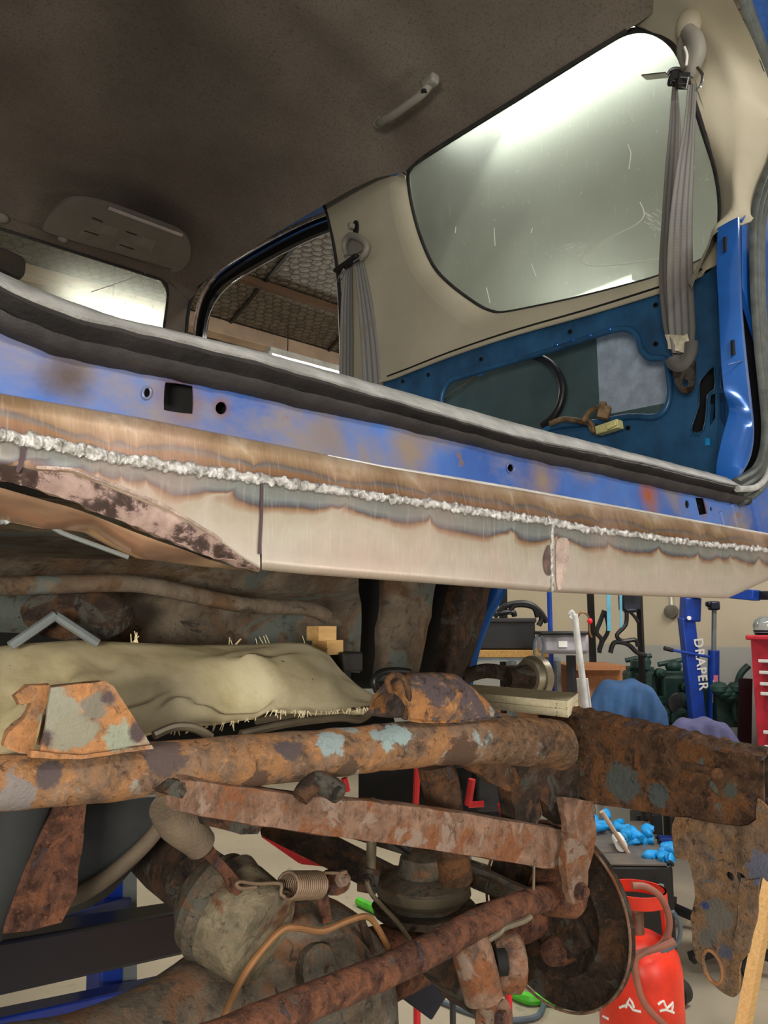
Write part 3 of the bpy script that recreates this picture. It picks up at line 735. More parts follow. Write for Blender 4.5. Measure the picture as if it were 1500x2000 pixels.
# right side seal, three ridges
sp_ = [(1436, -60), (1452, 0), (1480, 80), (1512, 170), (1530, 250), (1515, 320), (1488, 390), (1478, 450), (1478, 560), (1484, 660), (1494, 760), (1500, 830), (1497, 890), (1480, 935), (1440, 962)]
spath = PL(sp_, y=YR-.004)
prof = []
for k in range(25):
    t = k/24; prof.append((-.027+.054*t, .006*math.sin(PI*t)**.5+.006*abs(math.sin(t*PI*4))))
prof += [(.027, -.002), (-.027, -.002)]
ob('door_seal', sweep(spath, [(u, -w) for u, w in prof], up=(0, 1, 0), sm=6), M['rubber_green'], BODY, ang=30, label='ridged grey green rubber seal up the right of the opening')
ob('seal_lip', tube(PL([(1440, 955), (1475, 952), (1497, 930), (1510, 890)], y=YR-.018), .006, 10, 5), M['sill_lip'], BODY)
# outer rear corner (blue) outside the seal
oc = PL([(1440, -80), (1460, 0), (1494, 80), (1526, 170), (1542, 250), (1525, 330), (1470, 405), (1449, 428), (1449, 560), (1492, 700), (1505, 840), (1490, 930), (1470, 970), (1480, 1045), (1600, 1060)], y=YR+.004)
oc += [V(1.78, YR+.004, 1.42), V(1.78, YR+.004, 2.9), V(1.3, YR+.004, 2.95)]
ob('corner_panel', plate(oc, (0, .01, 0)), M['blue_gloss'], BODY, ang=30, label='gloss blue rear corner outside the seal')
ob('roof_skin', box((0.85, 1.9, 2.96), (1.86, 2.6, 0.02)), M['blue_gloss'], BODY, bevel=.008)
XW, XG = 1.56, 1.60
# quarter window outline (px)
WO = [(797, 350), (804, 328), (830, 307), (900, 262), (1000, 200), (1100, 137), (1180, 87), (1225, 63), (1268, 60), (1306, 80), (1332, 118), (1350, 180), (1376, 260), (1398, 330), (1408, 400), (1402, 465), (1372, 510), (1290, 541), (1230, 558), (1130, 583), (1050, 600), (985, 612), (958, 609), (930, 595), (880, 558), (846, 520), (820, 460), (804, 400)]
wout = smooth(PL(WO, x=XG), 4, True)
cw = sum(wout, V(0, 0, 0))/len(wout)
big = [p+(p-cw).normalized()*.015 for p in wout]
QW = ob('quarter_window', plate(big, (.005, 0, 0)), M['glass_side'], BODY, label='dusty scratched glass of the rear quarter window', smooth_shade=False)
ob('window_seal', tube(wout, .0075, 8, closed=True), M['rubber'], BODY)
for p in ([(1250, 395), (1258, 420), (1240, 440), (1200, 460), (1160, 485), (1140, 505), (1150, 518), (1200, 518), (1290, 505)],
    [(950, 562), (957, 592)], [(1038, 515), (1047, 540)], [(965, 445), (967, 480)], [(1035, 320), (1037, 340)], [(890, 443), (889, 455)], [(1230, 215), (1237, 240)], [(1228, 330), (1232, 300), (1226, 282)], [(1040, 445), (1037, 455)]):
    ob('scratch', tube(PL(p, x=XG-.002), .0011, 5, 3), M['paper'], QW)
# sliding scuffs (fine strokes)
gs = []
for k in range(14):
    x = 1090+rnd.uniform(-10, 40); y = 470+rnd.uniform(0, 28); gs.append(tube(PL([(x, y+8), (x+16, y)], x=XG-.002), .0006, 4))
for k in range(14):
    x = 1265+rnd.uniform(-8, 20); y = 405+rnd.uniform(0, 40); gs.append(tube(PL([(x, y), (x+12, y+7)], x=XG-.002), .0006, 4))
ob('scuff', gs, M['paper'], QW)['kind'] = 'stuff'
# beige quarter trim: pillar + below window
notch = [(797, 352), (804, 400), (820, 460), (846, 520), (880, 558), (930, 595), (958, 609), (985, 612), (1050, 600), (1130, 583), (1230, 558), (1290, 541), (1372, 510), (1402, 465)]
nt_g = smooth(PL(notch, x=XG), 4)
ntr = [p + (p-cw).normalized()*.06 for p in nt_g]
ntr = [V(XW, p.y, p.z) for p in ntr]
R_ = []
for a, b in zip(nt_g, ntr):
    row = []
    for k in range(7):
        th = k/6*PI/2
        row.append(V(XG-(XG-XW)*math.sin(th), a.y+(b.y-a.y)*(1-math.cos(th)), a.z+(b.z-a.z)*(1-math.cos(th))))
    R_.append(row)
outer_bot = PL([(1372, 536), (1330, 556), (1290, 570), (1150, 613), (1000, 655), (880, 695), (800, 726), (757, 742), (700, 752), (667, 745)], x=XW)
outer_left = PL([(665, 690), (664, 640), (661, 560), (652, 490), (640, 425), (632, 398)], x=XW)
top_ = PL([(640, 390), (690, 358), (740, 334), (775, 330)], x=XW)
tp = ntr[::-1] # from right end back to left top
poly = outer_bot+outer_left+top_+[ntr[0]]+ntr[1:]
QT = ob('quarter_trim', [plate(poly, (.004, 0, 0)), grid(R_)], M['beige'], BODY, ang=60, label='beige plastic trim around the quarter window')
ob('trim_edge', [tube([p-V(.002, 0, 0) for p in smooth(outer_bot, 3)], .005, 8)], M['beige'], QT)
ob('trim_gap', [tube([p-V(.001, 0, -.012) for p in smooth(outer_bot[:-2], 3)], .0025, 6)], M['cavity'], QT)
ob('pillar_seam', tube([p-V(.001, 0, 0) for p in smooth(top_+PL([(797, 345)], x=XW), 3)], .002, 6), M['rubber'], QT)
# headlining: side edge curve -> centre -> mirrored
edge_px = [(1330, -20), (1300, 8), (1225, 60), (1100, 136), (1000, 199), (900, 261), (830, 306), (797, 335), (740, 345), (690, 368), (640, 396), (590, 425), (540, 455), (490, 487), (450, 512), (415, 536), (385, 560), (362, 585)]
ZE = 2.742
edge = [P(a, b, z=ZE) for a, b in edge_px]
edge = [V(min(p.x, XG), p.y, p.z) for p in edge]
edge = [V(XG, 0.5, ZE)]+edge
XCN = 0.86
hd0 = P(0, 447, z=ZE); hd1 = P(325, 551, z=ZE)
YH = max(hd1.y, 2.8)
Yend = YH
rows = []
ys = [0.5+ (Yend-0.5)*i/48 for i in range(49)]
ex = lambda y: lerp([p.y for p in sorted(edge, key=lambda q: q.y)], [p.x for p in sorted(edge, key=lambda q: q.y)], y)
for i, y in enumerate(ys):
    xe = min(ex(y), XG+.01); half = xe-XCN
    fr_ = max(0, (y-(Yend-.30))/.30); drop = .085*fr_**2
    row = []
    for k in range(41):
        s = -1+2*k/40; a = abs(s)
        dz = .125*(1-a**5.0)
        x = XCN+s*half
        z = ZE+dz-drop*(1-a**5)*1.35
        # pressed ridges
        z += .020*math.exp(-((y-1.28-.18*(x-.9))/.05)**2)*(1-a**4) + .006*mnoise.noise(V(x*3, y*3, 0))*(1-a**6)
        z -= .026*math.exp(-((y-1.42-.18*(x-.9))/.06)**2)*(1-a**4)
        row.append(V(x, y, z))
    rows.append(row)
HL = ob('headlining', thick(grid(rows), (0, 0, .012)), M['headliner'], BODY, ang=60, label='sagging grey brown headlining')
# dark edge line between headlining and side glass
ob('headlining_edge', tube([p-V(.004, 0, .002) for p in smooth(edge[3:9], 3)], .005, 6), M['rubber'], BODY)
# D-pillar trim
A_ = [(1195, -60), (1212, 10), (1240, 50), (1306, 80), (1332, 118), (1350, 180), (1376, 260), (1398, 330), (1408, 400), (1404, 450), (1392, 490), (1352, 545)]
B_ = [(1410, -60), (1432, 0), (1462, 60), (1490, 125), (1512, 190), (1528, 250), (1515, 320), (1482, 395), (1466, 432), (1400, 452), (1382, 486), (1350, 562)]
BY = [YR-.006]*9+[.65, .67, .70]
Bl = [(0.02)]*12
pa = smooth([P(a, b, x=XG-.004) for a, b in A_], 4); pb = smooth([P(a, b, y=yy) for (a, b), yy in zip(B_, BY)], 4)
R_ = []
for i, (a, b) in enumerate(zip(pa, pb)):
    row = []
    for k in range(13):
        t = k/12; c = a.lerp(b, t)
        bul = .035*math.sin(PI*t)*max(.1, min(1, (len(pa)-6-i)/8))
        d = V(-.75, -.1, 0)*bul
        d += V(-.012, 0, 0)*math.exp(-((t-.62)/.14)**2)
        row.append(c+d)
    R_.append(row)
DP = ob('corner_trim', thick(grid(R_), (.004, .002, 0)), M['beige'], BODY, ang=60, label='beige corner pillar trim beside the tailgate opening')
# right interior lower: blue inner panel with cutout, plane x=XW+.01
XB = XW+.012
ip = PL([(690, 752), (757, 728), (880, 684), (1000, 645), (1150, 602), (1290, 558), (1372, 524), (1400, 470), (1402, 700), (1402, 925)], x=XB)
ip += [V(XB, P(1402, 925, x=XB).y, 1.50), V(XB, 2.0, 1.50)]
cut = smooth(PL([(866, 800), (866, 770), (878, 748), (900, 738), (1000, 708), (1100, 678), (1180, 651), (1222, 643), (1244, 655), (1255, 685), (1272, 700), (1300, 702), (1306, 730), (1310, 765), (1303, 798), (1280, 815), (1230, 814), (1160, 826), (1080, 835), (1020, 860), (900, 860)], x=XB), 3, True)
slot1 = smooth(PL([(1393, 716), (1397, 729), (1397, 760), (1383, 772), (1381, 800), (1374, 842), (1354, 845), (1353, 830), (1366, 792), (1366, 752), (1373, 737)], x=XB), 2, True)
slot2 = PL([(1388, 772), (1397, 768), (1397, 816), (1387, 832), (1385, 800)], x=XB)
IP = ob('inner_side_panel', plate(ip, (.002, 0, 0), [cut, slot1, slot2]), M['blue_inner'], BODY, ang=30, label='dull blue inner side panel with a large cut-out')
ob('cutout_flange', [tube([p-V(.004, 0, 0) for p in cut], .008, 8, closed=True), tube([p-V(.002, 0, 0) for p in slot1], .002, 6, closed=True)], M['blue_inner'], IP, ang=60)
ob('spot_dimple', [ball(P(a, b, x=XB-.010), (.004, .007, .006), 10) for a, b in [(1086, 673), (1118, 664), (1152, 655), (1190, 643)]], M['blue_gloss'], IP)
gh = []
for a, b in [(837, 732), (940, 702), (1114, 648), (1281, 596), (1281, 672), (1227, 836), (787, 745)]:
    ob('fixing_hole', lathe(P(a, b, x=XB-.001), (-1, 0, 0), [(0, .006), (.003, .006), (.003, .003), (0, .003)], 14), M['cavity'], IP)
ob('panel_step', [sweep(PL([(800, 735), (803, 780)], x=XB-.002), [(-.002, 0), (.002, 0), (.002, .003), (-.002, .003)], up=(1, 0, 0)), sweep(PL([(1098, 640), (1100, 672)], x=XB-.002), [(-.002, 0), (.002, 0), (.002, .003), (-.002, .003)], up=(1, 0, 0)), sweep(PL([(928, 692), (930, 720)], x=XB-.002), [(-.002, 0), (.002, 0), (.002, .003), (-.002, .003)], up=(1, 0, 0))], M['blue_inner'], IP)
ob('panel_tab', plate(smooth(PL([(925, 722), (952, 714), (948, 728), (938, 735), (930, 733)], x=XB-.004), 2, True), (.002, 0, 0)), M['blue_inner'], IP)
ob('outer_side_skin', box((1.71, 1.35, 1.78), (.012, 1.5, .74)), M['blue_outer_inside'], BODY)
ob('outer_side_front', box((1.71, 2.55, 1.75), (.012, .9, .75)), M['blue_gloss'], BODY)
ob('damping_pad', plate(PL([(1163, 620), (1330, 560), (1330, 780), (1310, 785), (1172, 812)], x=1.700), (.004, 0, 0)), M['foam_pad'], BODY, label='pale blue damping pad stuck inside the outer skin')
ob('loom_tube', tube(PL([(1010, 690), (1050, 697), (1080, 715), (1098, 750), (1096, 785), (1080, 815), (1060, 832)], x=1.63), .0105, 12, 5), M['hose_black'], BODY, label='black drain hose curling inside the cut-out')
ob('release_cable', tube(PL([(860, 785), (930, 735)], x=1.63), .0022, 6), M['line_grey'], BODY)
LM = ob('wiring_loom', tube(PL([(1075, 828), (1100, 819), (1130, 822), (1148, 826)], x=1.52), .007, 10, 4), M['tape'], BODY)
ob('wire', [tube(PL([(1140, 822), (1150, 806), (1166, 797), (1180, 800)], x=1.51), .007, 8, 4), tube(PL([(1148, 828), (1156, 842), (1168, 850)], x=1.51), .003, 6, 4), tube(PL([(1150, 820), (1158, 832), (1160, 846)], x=1.505), .005, 6, 4)], M['tape'], LM)
c0 = P(1180, 806, x=1.50); c1 = P(1188, 833, x=1.50)
ob('connector', [box(c0, (.025, .026, .03), .5, .3), box(c0+V(-.002, .0, .018), (.02, .014, .012), .5, .3)], M['tape'], LM, bevel=.002)
ob('connector', [beam(P(1168, 842, x=1.50), P(1212, 828, x=1.50), .024, .020), beam(P(1186, 836, x=1.487), P(1205, 826, x=1.487), .012, .012)], M['connector'], LM, bevel=.002)
# blue rear corner pillar, lower
Bx = [(1445, 425), (1447, 520), (1450, 600), (1458, 690), (1468, 780), (1473, 840), (1467, 890), (1450, 925), (1440, 945)]
Dx = [(1402, 445), (1400, 520), (1404, 600), (1408, 690), (1414, 760), (1424, 800), (1412, 850), (1400, 905), (1400, 950)]
pb = smooth(PL(Bx, y=YR-.004), 4); pd = smooth(PL(Dx, y=YR+.03), 4); pw = smooth([P(1402, b, x=XB) for a, b in Dx], 4)
R_ = []
for a, b, c in zip(pb, pd, pw):
    R_.append([a+V(.004, .01, 0), a, a.lerp(b, .25)+V(-.006, -.010, 0), a.lerp(b, .6)+V(-.006, -.008, 0), b, b.lerp(c, .5), c])
CP = ob('corner_pillar', thick(grid(R_), (.003, .002, 0)), M['blue_gloss'], BODY, ang=50, label='bright gloss blue corner pillar inside the seal')
for g_ in [plate(PL([(1416, 462), (1424, 460), (1425, 489), (1417, 492)], y=YR+.012), (0, .004, 0)), plate(PL([(1431, 664), (1439, 661), (1440, 691), (1432, 694)], y=YR+.006), (0, .004, 0))]:
    ob('pillar_slot', g_, M['cavity'], CP)
ob('pillar_seam', tube(PL([(1420, 712), (1452, 704)], y=YR-.004), .0012, 6), M['blue_gloss'], CP)
ob('latch_clip', plate(PL([(1377, 856), (1386, 856), (1386, 870), (1377, 870)], x=XB-.01), (.004, 0, 0)), M['blue_glove'], IP)
ob('slot_bar', [beam(P(1388, 790, x=XB+.02), P(1380, 870, x=XB+.02), .01, .012, up=(1, 0, 0)), tube(PL([(1348, 850), (1366, 848)], x=XB-.01), .002, 6)], M['blue_inner'], IP)
ob('inner_cavity', box((XB+.10, .74, 1.75), (.01, .22, .5)), M['cavity'], BODY)
# left side wall (mirror, plain), floor pan, wheel arches
lx = 2*XCN-XW
ob('left_side_panel', [box((lx-.10, 1.85, 1.72), (.02, 2.4, .62)), box((lx-.10, .75, 2.4), (.02, .2, .8)), box((lx-.10, 1.95, 2.4), (.02, .18, .8)), box((lx-.10, 1.85, 2.77), (.02, 2.4, .08))], M['blue_inner'], BODY)
ob('floor_pan', box((.86, 1.85, 1.415), (1.5, 2.3, .012)), M['arch'], BODY)
# windscreen
wt0 = P(-40, 436, z=ZE); wt1 = P(326, 552, z=ZE)
YT = wt1.y
n_ = V(0, .62, .78).normalized()  # outward normal
def PW(px, py):
    k = ray(px, py); p0 = V(0, YT, ZE); t = (p0-CO).dot(n_)/k.dot(n_); return CO+k*t
ws = [PW(-120, 412), PW(0, 447), PW(150, 495), PW(295, 541), PW(316, 552), PW(327, 575), PW(318, 650), PW(310, 800), PW(-120, 800)]
ob('windscreen', plate(ws, n_*.006), M['glass_front'], BODY, smooth_shade=False, label='dust spotted windscreen')
ob('windscreen_seal', tube([PW(-120, 410), PW(0, 446), PW(150, 494), PW(295, 540), PW(318, 551), PW(328, 575), PW(319, 650), PW(316, 700)], .006, 6, 3), M['rubber'], BODY)
ob('twig_scratch', [tube([PW(178, 570), PW(230, 553), PW(285, 533)], .0018, 5, 3), tube([PW(130, 518), PW(152, 513)], .0018, 5)], M['paper'], BODY, label='pale scratches on the windscreen')
# windscreen surround: A pillar + header filler
ap = [PW(328, 545), PW(372, 590), PW(366, 700), PW(316, 700), PW(320, 640), PW(329, 575)]
ob('front_pillar_trim', plate(ap, (0, .02, .0)), M['visor'], BODY, bevel=.003)
hf = [PW(-160, 398), PW(0, 445), PW(150, 493), PW(295, 539), PW(330, 552), PW(372, 588), PW(390, 560), PW(300, 520), PW(150, 470), PW(-160, 370)]
ob('header_trim', plate(hf, (0, .015, 0)), M['headliner'], BODY)
# mirror
mo = [(-30, 478), (0, 483), (20, 490), (45, 503), (50, 515), (48, 535), (42, 541), (25, 536), (0, 524), (-30, 512)]
mc = smooth([P(a, b, y=YT-.12) for a, b in mo], 3, True)
MR = ob('rear_view_mirror', plate(mc, (0, .03, 0)), M['black'], BODY, bevel=.003)
mcc = sum(mc, V(0, 0, 0))/len(mc)
ob('mirror_glass', plate([mcc+(p-mcc)*.88-V(0, .001, 0) for p in mc], (0, .0008, 0)), M['mirror'], MR)
ob('mirror_stalk', tube([mcc+V(-.02, .02, 0), mcc+V(-.02, .08, .05)], .008, 8), M['black'], MR)
ob('interior_lamp', ball(P(0, 425, z=ZE+.02), (.03, .03, .015), 14), M['beige_dark'], BODY)
# sun visor
vo = [(85, 440), (105, 412), (130, 394), (160, 390), (215, 402), (300, 433), (350, 453), (370, 475), (372, 500), (362, 520), (345, 531), (330, 528), (326, 522), (200, 487), (95, 455)]
pl0 = P(95, 455, z=2.735); pl1_ = P(330, 528, z=2.735); pl2_ = P(215, 402, z=2.775)
vn = (pl1_-pl0).cross(pl2_-pl0).normalized()
def PV(px, py, off=0):
    k = ray(px, py); t = (pl0-CO).dot(vn)/k.dot(vn); return CO+k*t
if vn.z < 0: vn = -vn
vc = smooth([PV(a, b) for a, b in vo], 3, True)
VS = ob('sun_visor', plate(vc, vn*.016), M['visor'], BODY, bevel=.005, label='grey sun visor folded up against the headlining')
for a in [[(180, 425), (201, 433)], [(164, 450), (192, 459)], [(247, 452), (267, 459)], [(233, 477), (262, 487)]]:
    p, q = PV(*a[0])-vn*.001, PV(*a[1])-vn*.001
    ob('warning_print', beam(p, q, .006, .0012, up=vn), M['visor_ink'], VS)
for a in [[(172, 428), (232, 446), (212, 482), (150, 462)], [(242, 450), (305, 470), (288, 508), (225, 486)]]:
    ob('warning_label', plate([PV(*p)-vn*.0006 for p in a], vn*.0005), M['visor_label'], VS)
ob('visor_flap', beam(PV(212, 404)-vn*.004, PV(356, 458)-vn*.004, .014, .004, up=vn), plain('pale_visor_edge', (196, 184, 184), .4), VS)
ob('visor_clip', ball(PV(122, 467), (.018, .012, .012), 12), M['beige_dark'], VS)
# front side door, slightly ajar: frame
de = [(652, 432), (600, 452), (540, 482), (480, 516), (437, 545), (412, 575), (398, 610), (390, 660), (388, 720)]
dz = [P(a, b, z=2.69) for a, b in de[:5]]
XD = 1.60
dpts = []
for a, b in de:
    p = P(a, b, x=lerp([388, 437, 652], [1.50, 1.53, 1.62], a)); dpts.append(p)
DR = ob('side_door_frame', sweep(dpts, [(-.026, -.02), (.026, -.02), (.026, .0), (.010, .006), (-.010, .012), (-.026, .01)], up=(-1, 0, 0), sm=5), M['black_gloss'], BODY, ang=30, label='gloss black and blue frame of the side door')
def offs(px, dx, dy, xo): return [P(a+dx, b+dy, x=lerp([388, 437, 652], [1.50, 1.53, 1.62], a)-xo) for a, b in px]
ob('blue_edge', tube(offs(de[:4], -2, -6, .024), .0028, 8, 5), M['blue_gloss'], DR)
ob('frame_glint', tube(offs(de, 8, 16, .016), .0018, 6, 5), M['chrome'], DR)  # white glint on the frame, modelled as a chrome tube
ob('frame_highlight', tube(offs(de, -9, -17, .010), .007, 8, 5), M['pink_steel'], DR)  # pinkish highlight on the frame, put in as a coloured tube
# body side door aperture seal
ap_ = [(668, 740), (666, 640), (662, 560), (654, 490), (645, 440), (634, 402), (618, 396), (590, 409), (540, 442), (490, 478), (440, 512), (405, 540), (380, 572), (368, 610), (363, 660), (360, 700)]
apx = [P(a, b, x=lerp([360, 440, 640, 668], [1.47, 1.50, 1.565, 1.555], a)) for a, b in ap_]
ob('aperture_seal', tube(apx, .008, 8, 4), M['rubber'], BODY, label='black rubber seal around the side door opening')
# grab handle
gh_ = PL([(740, 252), (742, 232), (765, 212), (795, 190), (825, 172), (840, 164)], z=2.762)
GH = ob('grab_handle', tube([gh_[0]+V(0, 0, .02), gh_[1]-V(0, 0, .010), gh_[2]-V(0, 0, .022), gh_[3]-V(0, 0, .024), gh_[4]-V(0, 0, .016), gh_[5]+V(0, 0, .004)], [.010, .011, .011, .011, .012, .013], 12, 5), M['beige_dark'], BODY, label='grey grab handle, screws missing')
for g_ in [box(gh_[5]+V(0, 0, .006), (.03, .05, .03)), box(gh_[0]+V(0, 0, .022), (.03, .04, .02))]:
    ob('handle_foot', g_, M['beige_dark'], GH, bevel=.008)
ob('screw_hole', lathe(P(828, 179, z=2.742), (0, 0, -1), [(-.004, .008), (.003, .008)], 16), M['cavity'], GH)
# belts
def strap(name, path, w, mat, par, wdir, label=None, t=.0015):
    pts = smooth([V(*p) for p in path], 6); R = []; uv = []; L = 0
    for i, p in enumerate(pts):
        if i: L += (p-pts[i-1]).length
        wd_ = V(*lerp_vec(wdir, i/(len(pts)-1))).normalized(); ww = lerp_vec1(w, i/(len(pts)-1))
        tt = (pts[min(i+1, len(pts)-1)]-pts[max(i-1, 0)]).normalized(); nn = tt.cross(wd_).normalized()
        row = []
        for k in range(9):
            s = -.5+k/8; row.append(p+wd_*s*ww+nn*.0015*math.sin(s*9)); uv.append((s+.5, L))
        R.append(row)
    v, f = grid(R); N = len(v)
    nn = V(-.6, -.6, 0)*t
    v2, f2 = thick((v, f), nn)
    return ob(name, (v2, f2), mat, par, uv=uv+uv, ang=50, label=label)
def lerp_vec(ks, t):
    n = len(ks)-1
    if n == 0: return ks[0]
    i = min(int(t*n), n-1); u = t*n-i
    return tuple(ks[i][j]*(1-u)+ks[i+1][j]*u for j in range(3))
def lerp_vec1(ks, t):
    if not isinstance(ks, (list, tuple)): return ks
    n = len(ks)-1; i = min(int(t*n), n-1); u = t*n-i
    return ks[i]*(1-u)+ks[i+1]*u
vR = (CR.x, CR.y, 0)
def belt_pt(px, py, x): return P(px, py, x=x)
B2 = strap('belt_webbing', PL([(1318, 170), (1318, 250), (1314, 330), (1308, 430), (1306, 540), (1316, 640), (1330, 700)], x=1.50), [.012, .028, .040, .046, .052, .05, .030], M['belt'], BODY, [(.7, -.7, 0), (.9, -.3, 0), vR], 'brownish grey rear belt strand hanging at the left')
B1 = strap('belt_webbing', PL([(1352, 165), (1346, 250), (1338, 330), (1330, 430), (1328, 540), (1332, 640), (1334, 690)], x=1.485), [.018, .024, .042, .052, .058, .058, .045], M['belt'], BODY, [(.5, -.9, 0), (.8, -.5, 0), vR, vR], 'striped grey rear belt strand in front')
ob('belt_label', grid([[P(x, 655+(x-1292)*(-.02)+s*10-(0 if x < 1345 else 4), x=1.46)+V(0, 0, -s*.028*lerp([1292, 1350], [.6, 1], x)) + V(.012*math.sin(s*2), -.006*math.cos((x-1292)/20), 0) for s in (0, .2, .4, .6, .8, 1)] for x in range(1293, 1352, 6)]), M['label_cloth'], B1, label='cream cloth label folded round the belt')
ob('belt_loop', tube(PL([(1350, 668), (1348, 690), (1336, 712), (1318, 712), (1312, 700)], x=1.47), .010, 10, 4, flat=1.4), M['belt'], B1)
tabp = smooth(PL([(1313, 712), (1318, 700), (1335, 716), (1352, 704), (1357, 712), (1356, 745), (1350, 762), (1340, 768), (1328, 762), (1318, 745)], x=1.47), 3, True)
ob('anchor_tab', rough(plate(tabp, (.005, 0, 0), [ell(P(1338, 748, x=1.47), P(1345, 748, x=1.47)-P(1338, 748, x=1.47), V(0, 0, .0085), 16)]), .0008, 80), M['rust_dark'], B1, ang=40, label='rusty anchor tab with a bolt hole')
# upper guide, rear
gx = 1.52
ob('belt_anchor_cover', [ball(P(1345, 50, x=gx+.02), (.022, .03, .04), 14), ball(P(1343, 38, x=gx+.02), (.015, .02, .02), 12)], M['beige'], BODY)
UG = ob('belt_guide', [tube(PL([(1340, 62), (1330, 80), (1328, 105), (1336, 130), (1350, 136)], x=gx), [.008, .008, .007, .006, .006], 10, 5), tube(PL([(1342, 60), (1356, 78), (1360, 105), (1352, 135), (1346, 150)], x=gx-.01), [.016, .020, .020, .016, .010], 12, 5)], M['beige_dark'], BODY, label='grey plastic belt guide at the top of the corner pillar')
ob('guide_edge', tube(PL([(1337, 92), (1342, 108), (1340, 128)], x=gx-.03), .003, 6, 4), M['paper'], UG)
TG = ob('belt_tongue', [beam(P(1258, 151, x=1.49), P(1304, 146, x=1.49), .022, .003), tube(PL([(1304, 146), (1312, 136), (1326, 134), (1338, 142)], x=1.49), .004, 8, 4)], M['chrome'], BODY, label='steel belt tongue pointing left')
ob('tongue_clip', [box(P(1316, 153, x=1.49), (.02, .02, .028), .6, .4), box(P(1334, 158, x=1.485), (.02, .026, .03), .6, .2), tube(PL([(1305, 164), (1314, 162)], x=1.48), .006, 8)], M['black'], TG, bevel=.003)
ob('tongue_plate', [tube(PL([(1328, 150), (1345, 152), (1341, 172), (1326, 168), (1328, 150)], x=1.475), .0025, 6, 0)], M['chrome'], TG)
ob('bright_ring', tube(PL([(1362, 132), (1372, 146), (1370, 165), (1362, 175)], x=1.49), .0035, 8, 4), M['chrome'], BODY)
# belt at the B pillar
xb = 1.535
ob('belt_webbing', strap('tmp', PL([(676, 545), (676, 620), (674, 700), (672, 760)], x=xb), [.030, .036, .042, .044], M['belt'], BODY, [vR, vR]).data and ([], []), M['belt'], BODY) if False else None
strap('belt_webbing', PL([(682, 500), (678, 580), (677, 660), (676, 760)], x=xb), [.018, .040, .046, .048], M['belt'], BODY, [vR, vR], 'flat grey front belt strand at the pillar edge')
strap('belt_webbing', PL([(700, 505), (712, 580), (722, 660), (730, 765)], x=xb+.006), [.030, .048, .062, .068], M['belt'], BODY, [vR, vR], 'twisted darker front belt strand leaning right')
BG = ob('belt_guide', [tube(PL([(676, 500), (672, 480), (682, 462), (700, 464), (715, 478), (714, 492), (704, 506)], x=xb-.01), [.009, .010, .012, .012, .011, .011, .009], 12, 5), plate(smooth(PL([(678, 468), (700, 462), (712, 478), (704, 490), (676, 498)], x=xb), 3, True), (.006, 0, 0))], M['beige_dark'], BODY, label='cream belt guide loop on the pillar beside the side door')
ob('guide_bolt', [lathe(P(685, 441, x=xb), (-1, 0, 0), [(-.01, .011), (.006, .011), (.009, .008)], 16)], M['beige_dark'], BG)
ob('guide_slot', plate(smooth(PL([(690, 434), (696, 430), (699, 438), (698, 454), (690, 454)], x=xb+.018), 2, True), (.004, 0, 0)), M['cavity'], BG)
BT = ob('belt_tongue', [beam(P(656, 531, x=xb-.02), P(700, 500, x=xb-.02), .012, .028, up=(-1, 0, 0))], M['black'], BODY, bevel=.003, label='dark belt tongue resting in the pillar guide')
ob('tongue_plate', [tube(PL([(673, 526), (668, 545), (658, 553), (662, 540), (672, 524)], x=xb-.022), .0022, 6), tube(PL([(690, 512), (704, 502)], x=xb-.03), .002, 6)], M['chrome'], BT)

# ------------------------------------------------------------------ underside of the body
gr = []
for i in range(41):
    c = -60+762*i/40
    top = P(c, 1060 + .03*c, y=1.02); row = []
    for k in range(11):
        t = k/10
        yb = lerp([-60, 100, 300, 450, 600, 760], [1200, 1215, 1235, 1262, 1280, 1290], c)
        p = P(c, 1090*(1-t)+(yb+30)*t, y=1.02+.10*math.sin(t*2.2)+(.05 if t > .35 else 0))
        step = -.018 if abs((c % 95)-47) < 8 and t < .4 else 0
        row.append(p+V(0, step*.5, 0))
    gr.append(row)
UB = ob('underfloor_panel', rough(grid(gr), .006, 9), M['arch'], BODY, ang=50, label='grey rusty underside with a stepped seam')
ob('recess_shade', rough(ball(P(155, 1200, y=1.03), (.075, .014, .036), 20), .008, 20), M['rust_dark'], UB)  # dark ellipsoid stands in for the shade of a recess
ob('seam_rib', tube([P(c, y_, y=1.0) for c, y_ in [(-60, 1148), (100, 1142), (260, 1140), (360, 1158), (480, 1182), (600, 1188), (640, 1205)]], .012, 10, 4), M['arch'], UB)
ob('floor_strut', [tube(PL([(20, 1262), (108, 1202)], y=.98), .006, 8), tube(PL([(108, 1202), (190, 1256)], y=.98), .006, 8)], M['grey_steel'], UB)
# spare bump between
lump = [P(a, b, y=1.2) for a, b in [(640, 1140), (690, 1150), (702, 1200), (690, 1290), (640, 1300), (600, 1240)]]
ob('floor_box', plate(lump, (0, .2, 0)), M['arch'], UB, bevel=.01)
ob('dark_bulkhead', box((.85, 2.0, 1.28), (1.6, .02, .36)), M['cavity'], BODY)
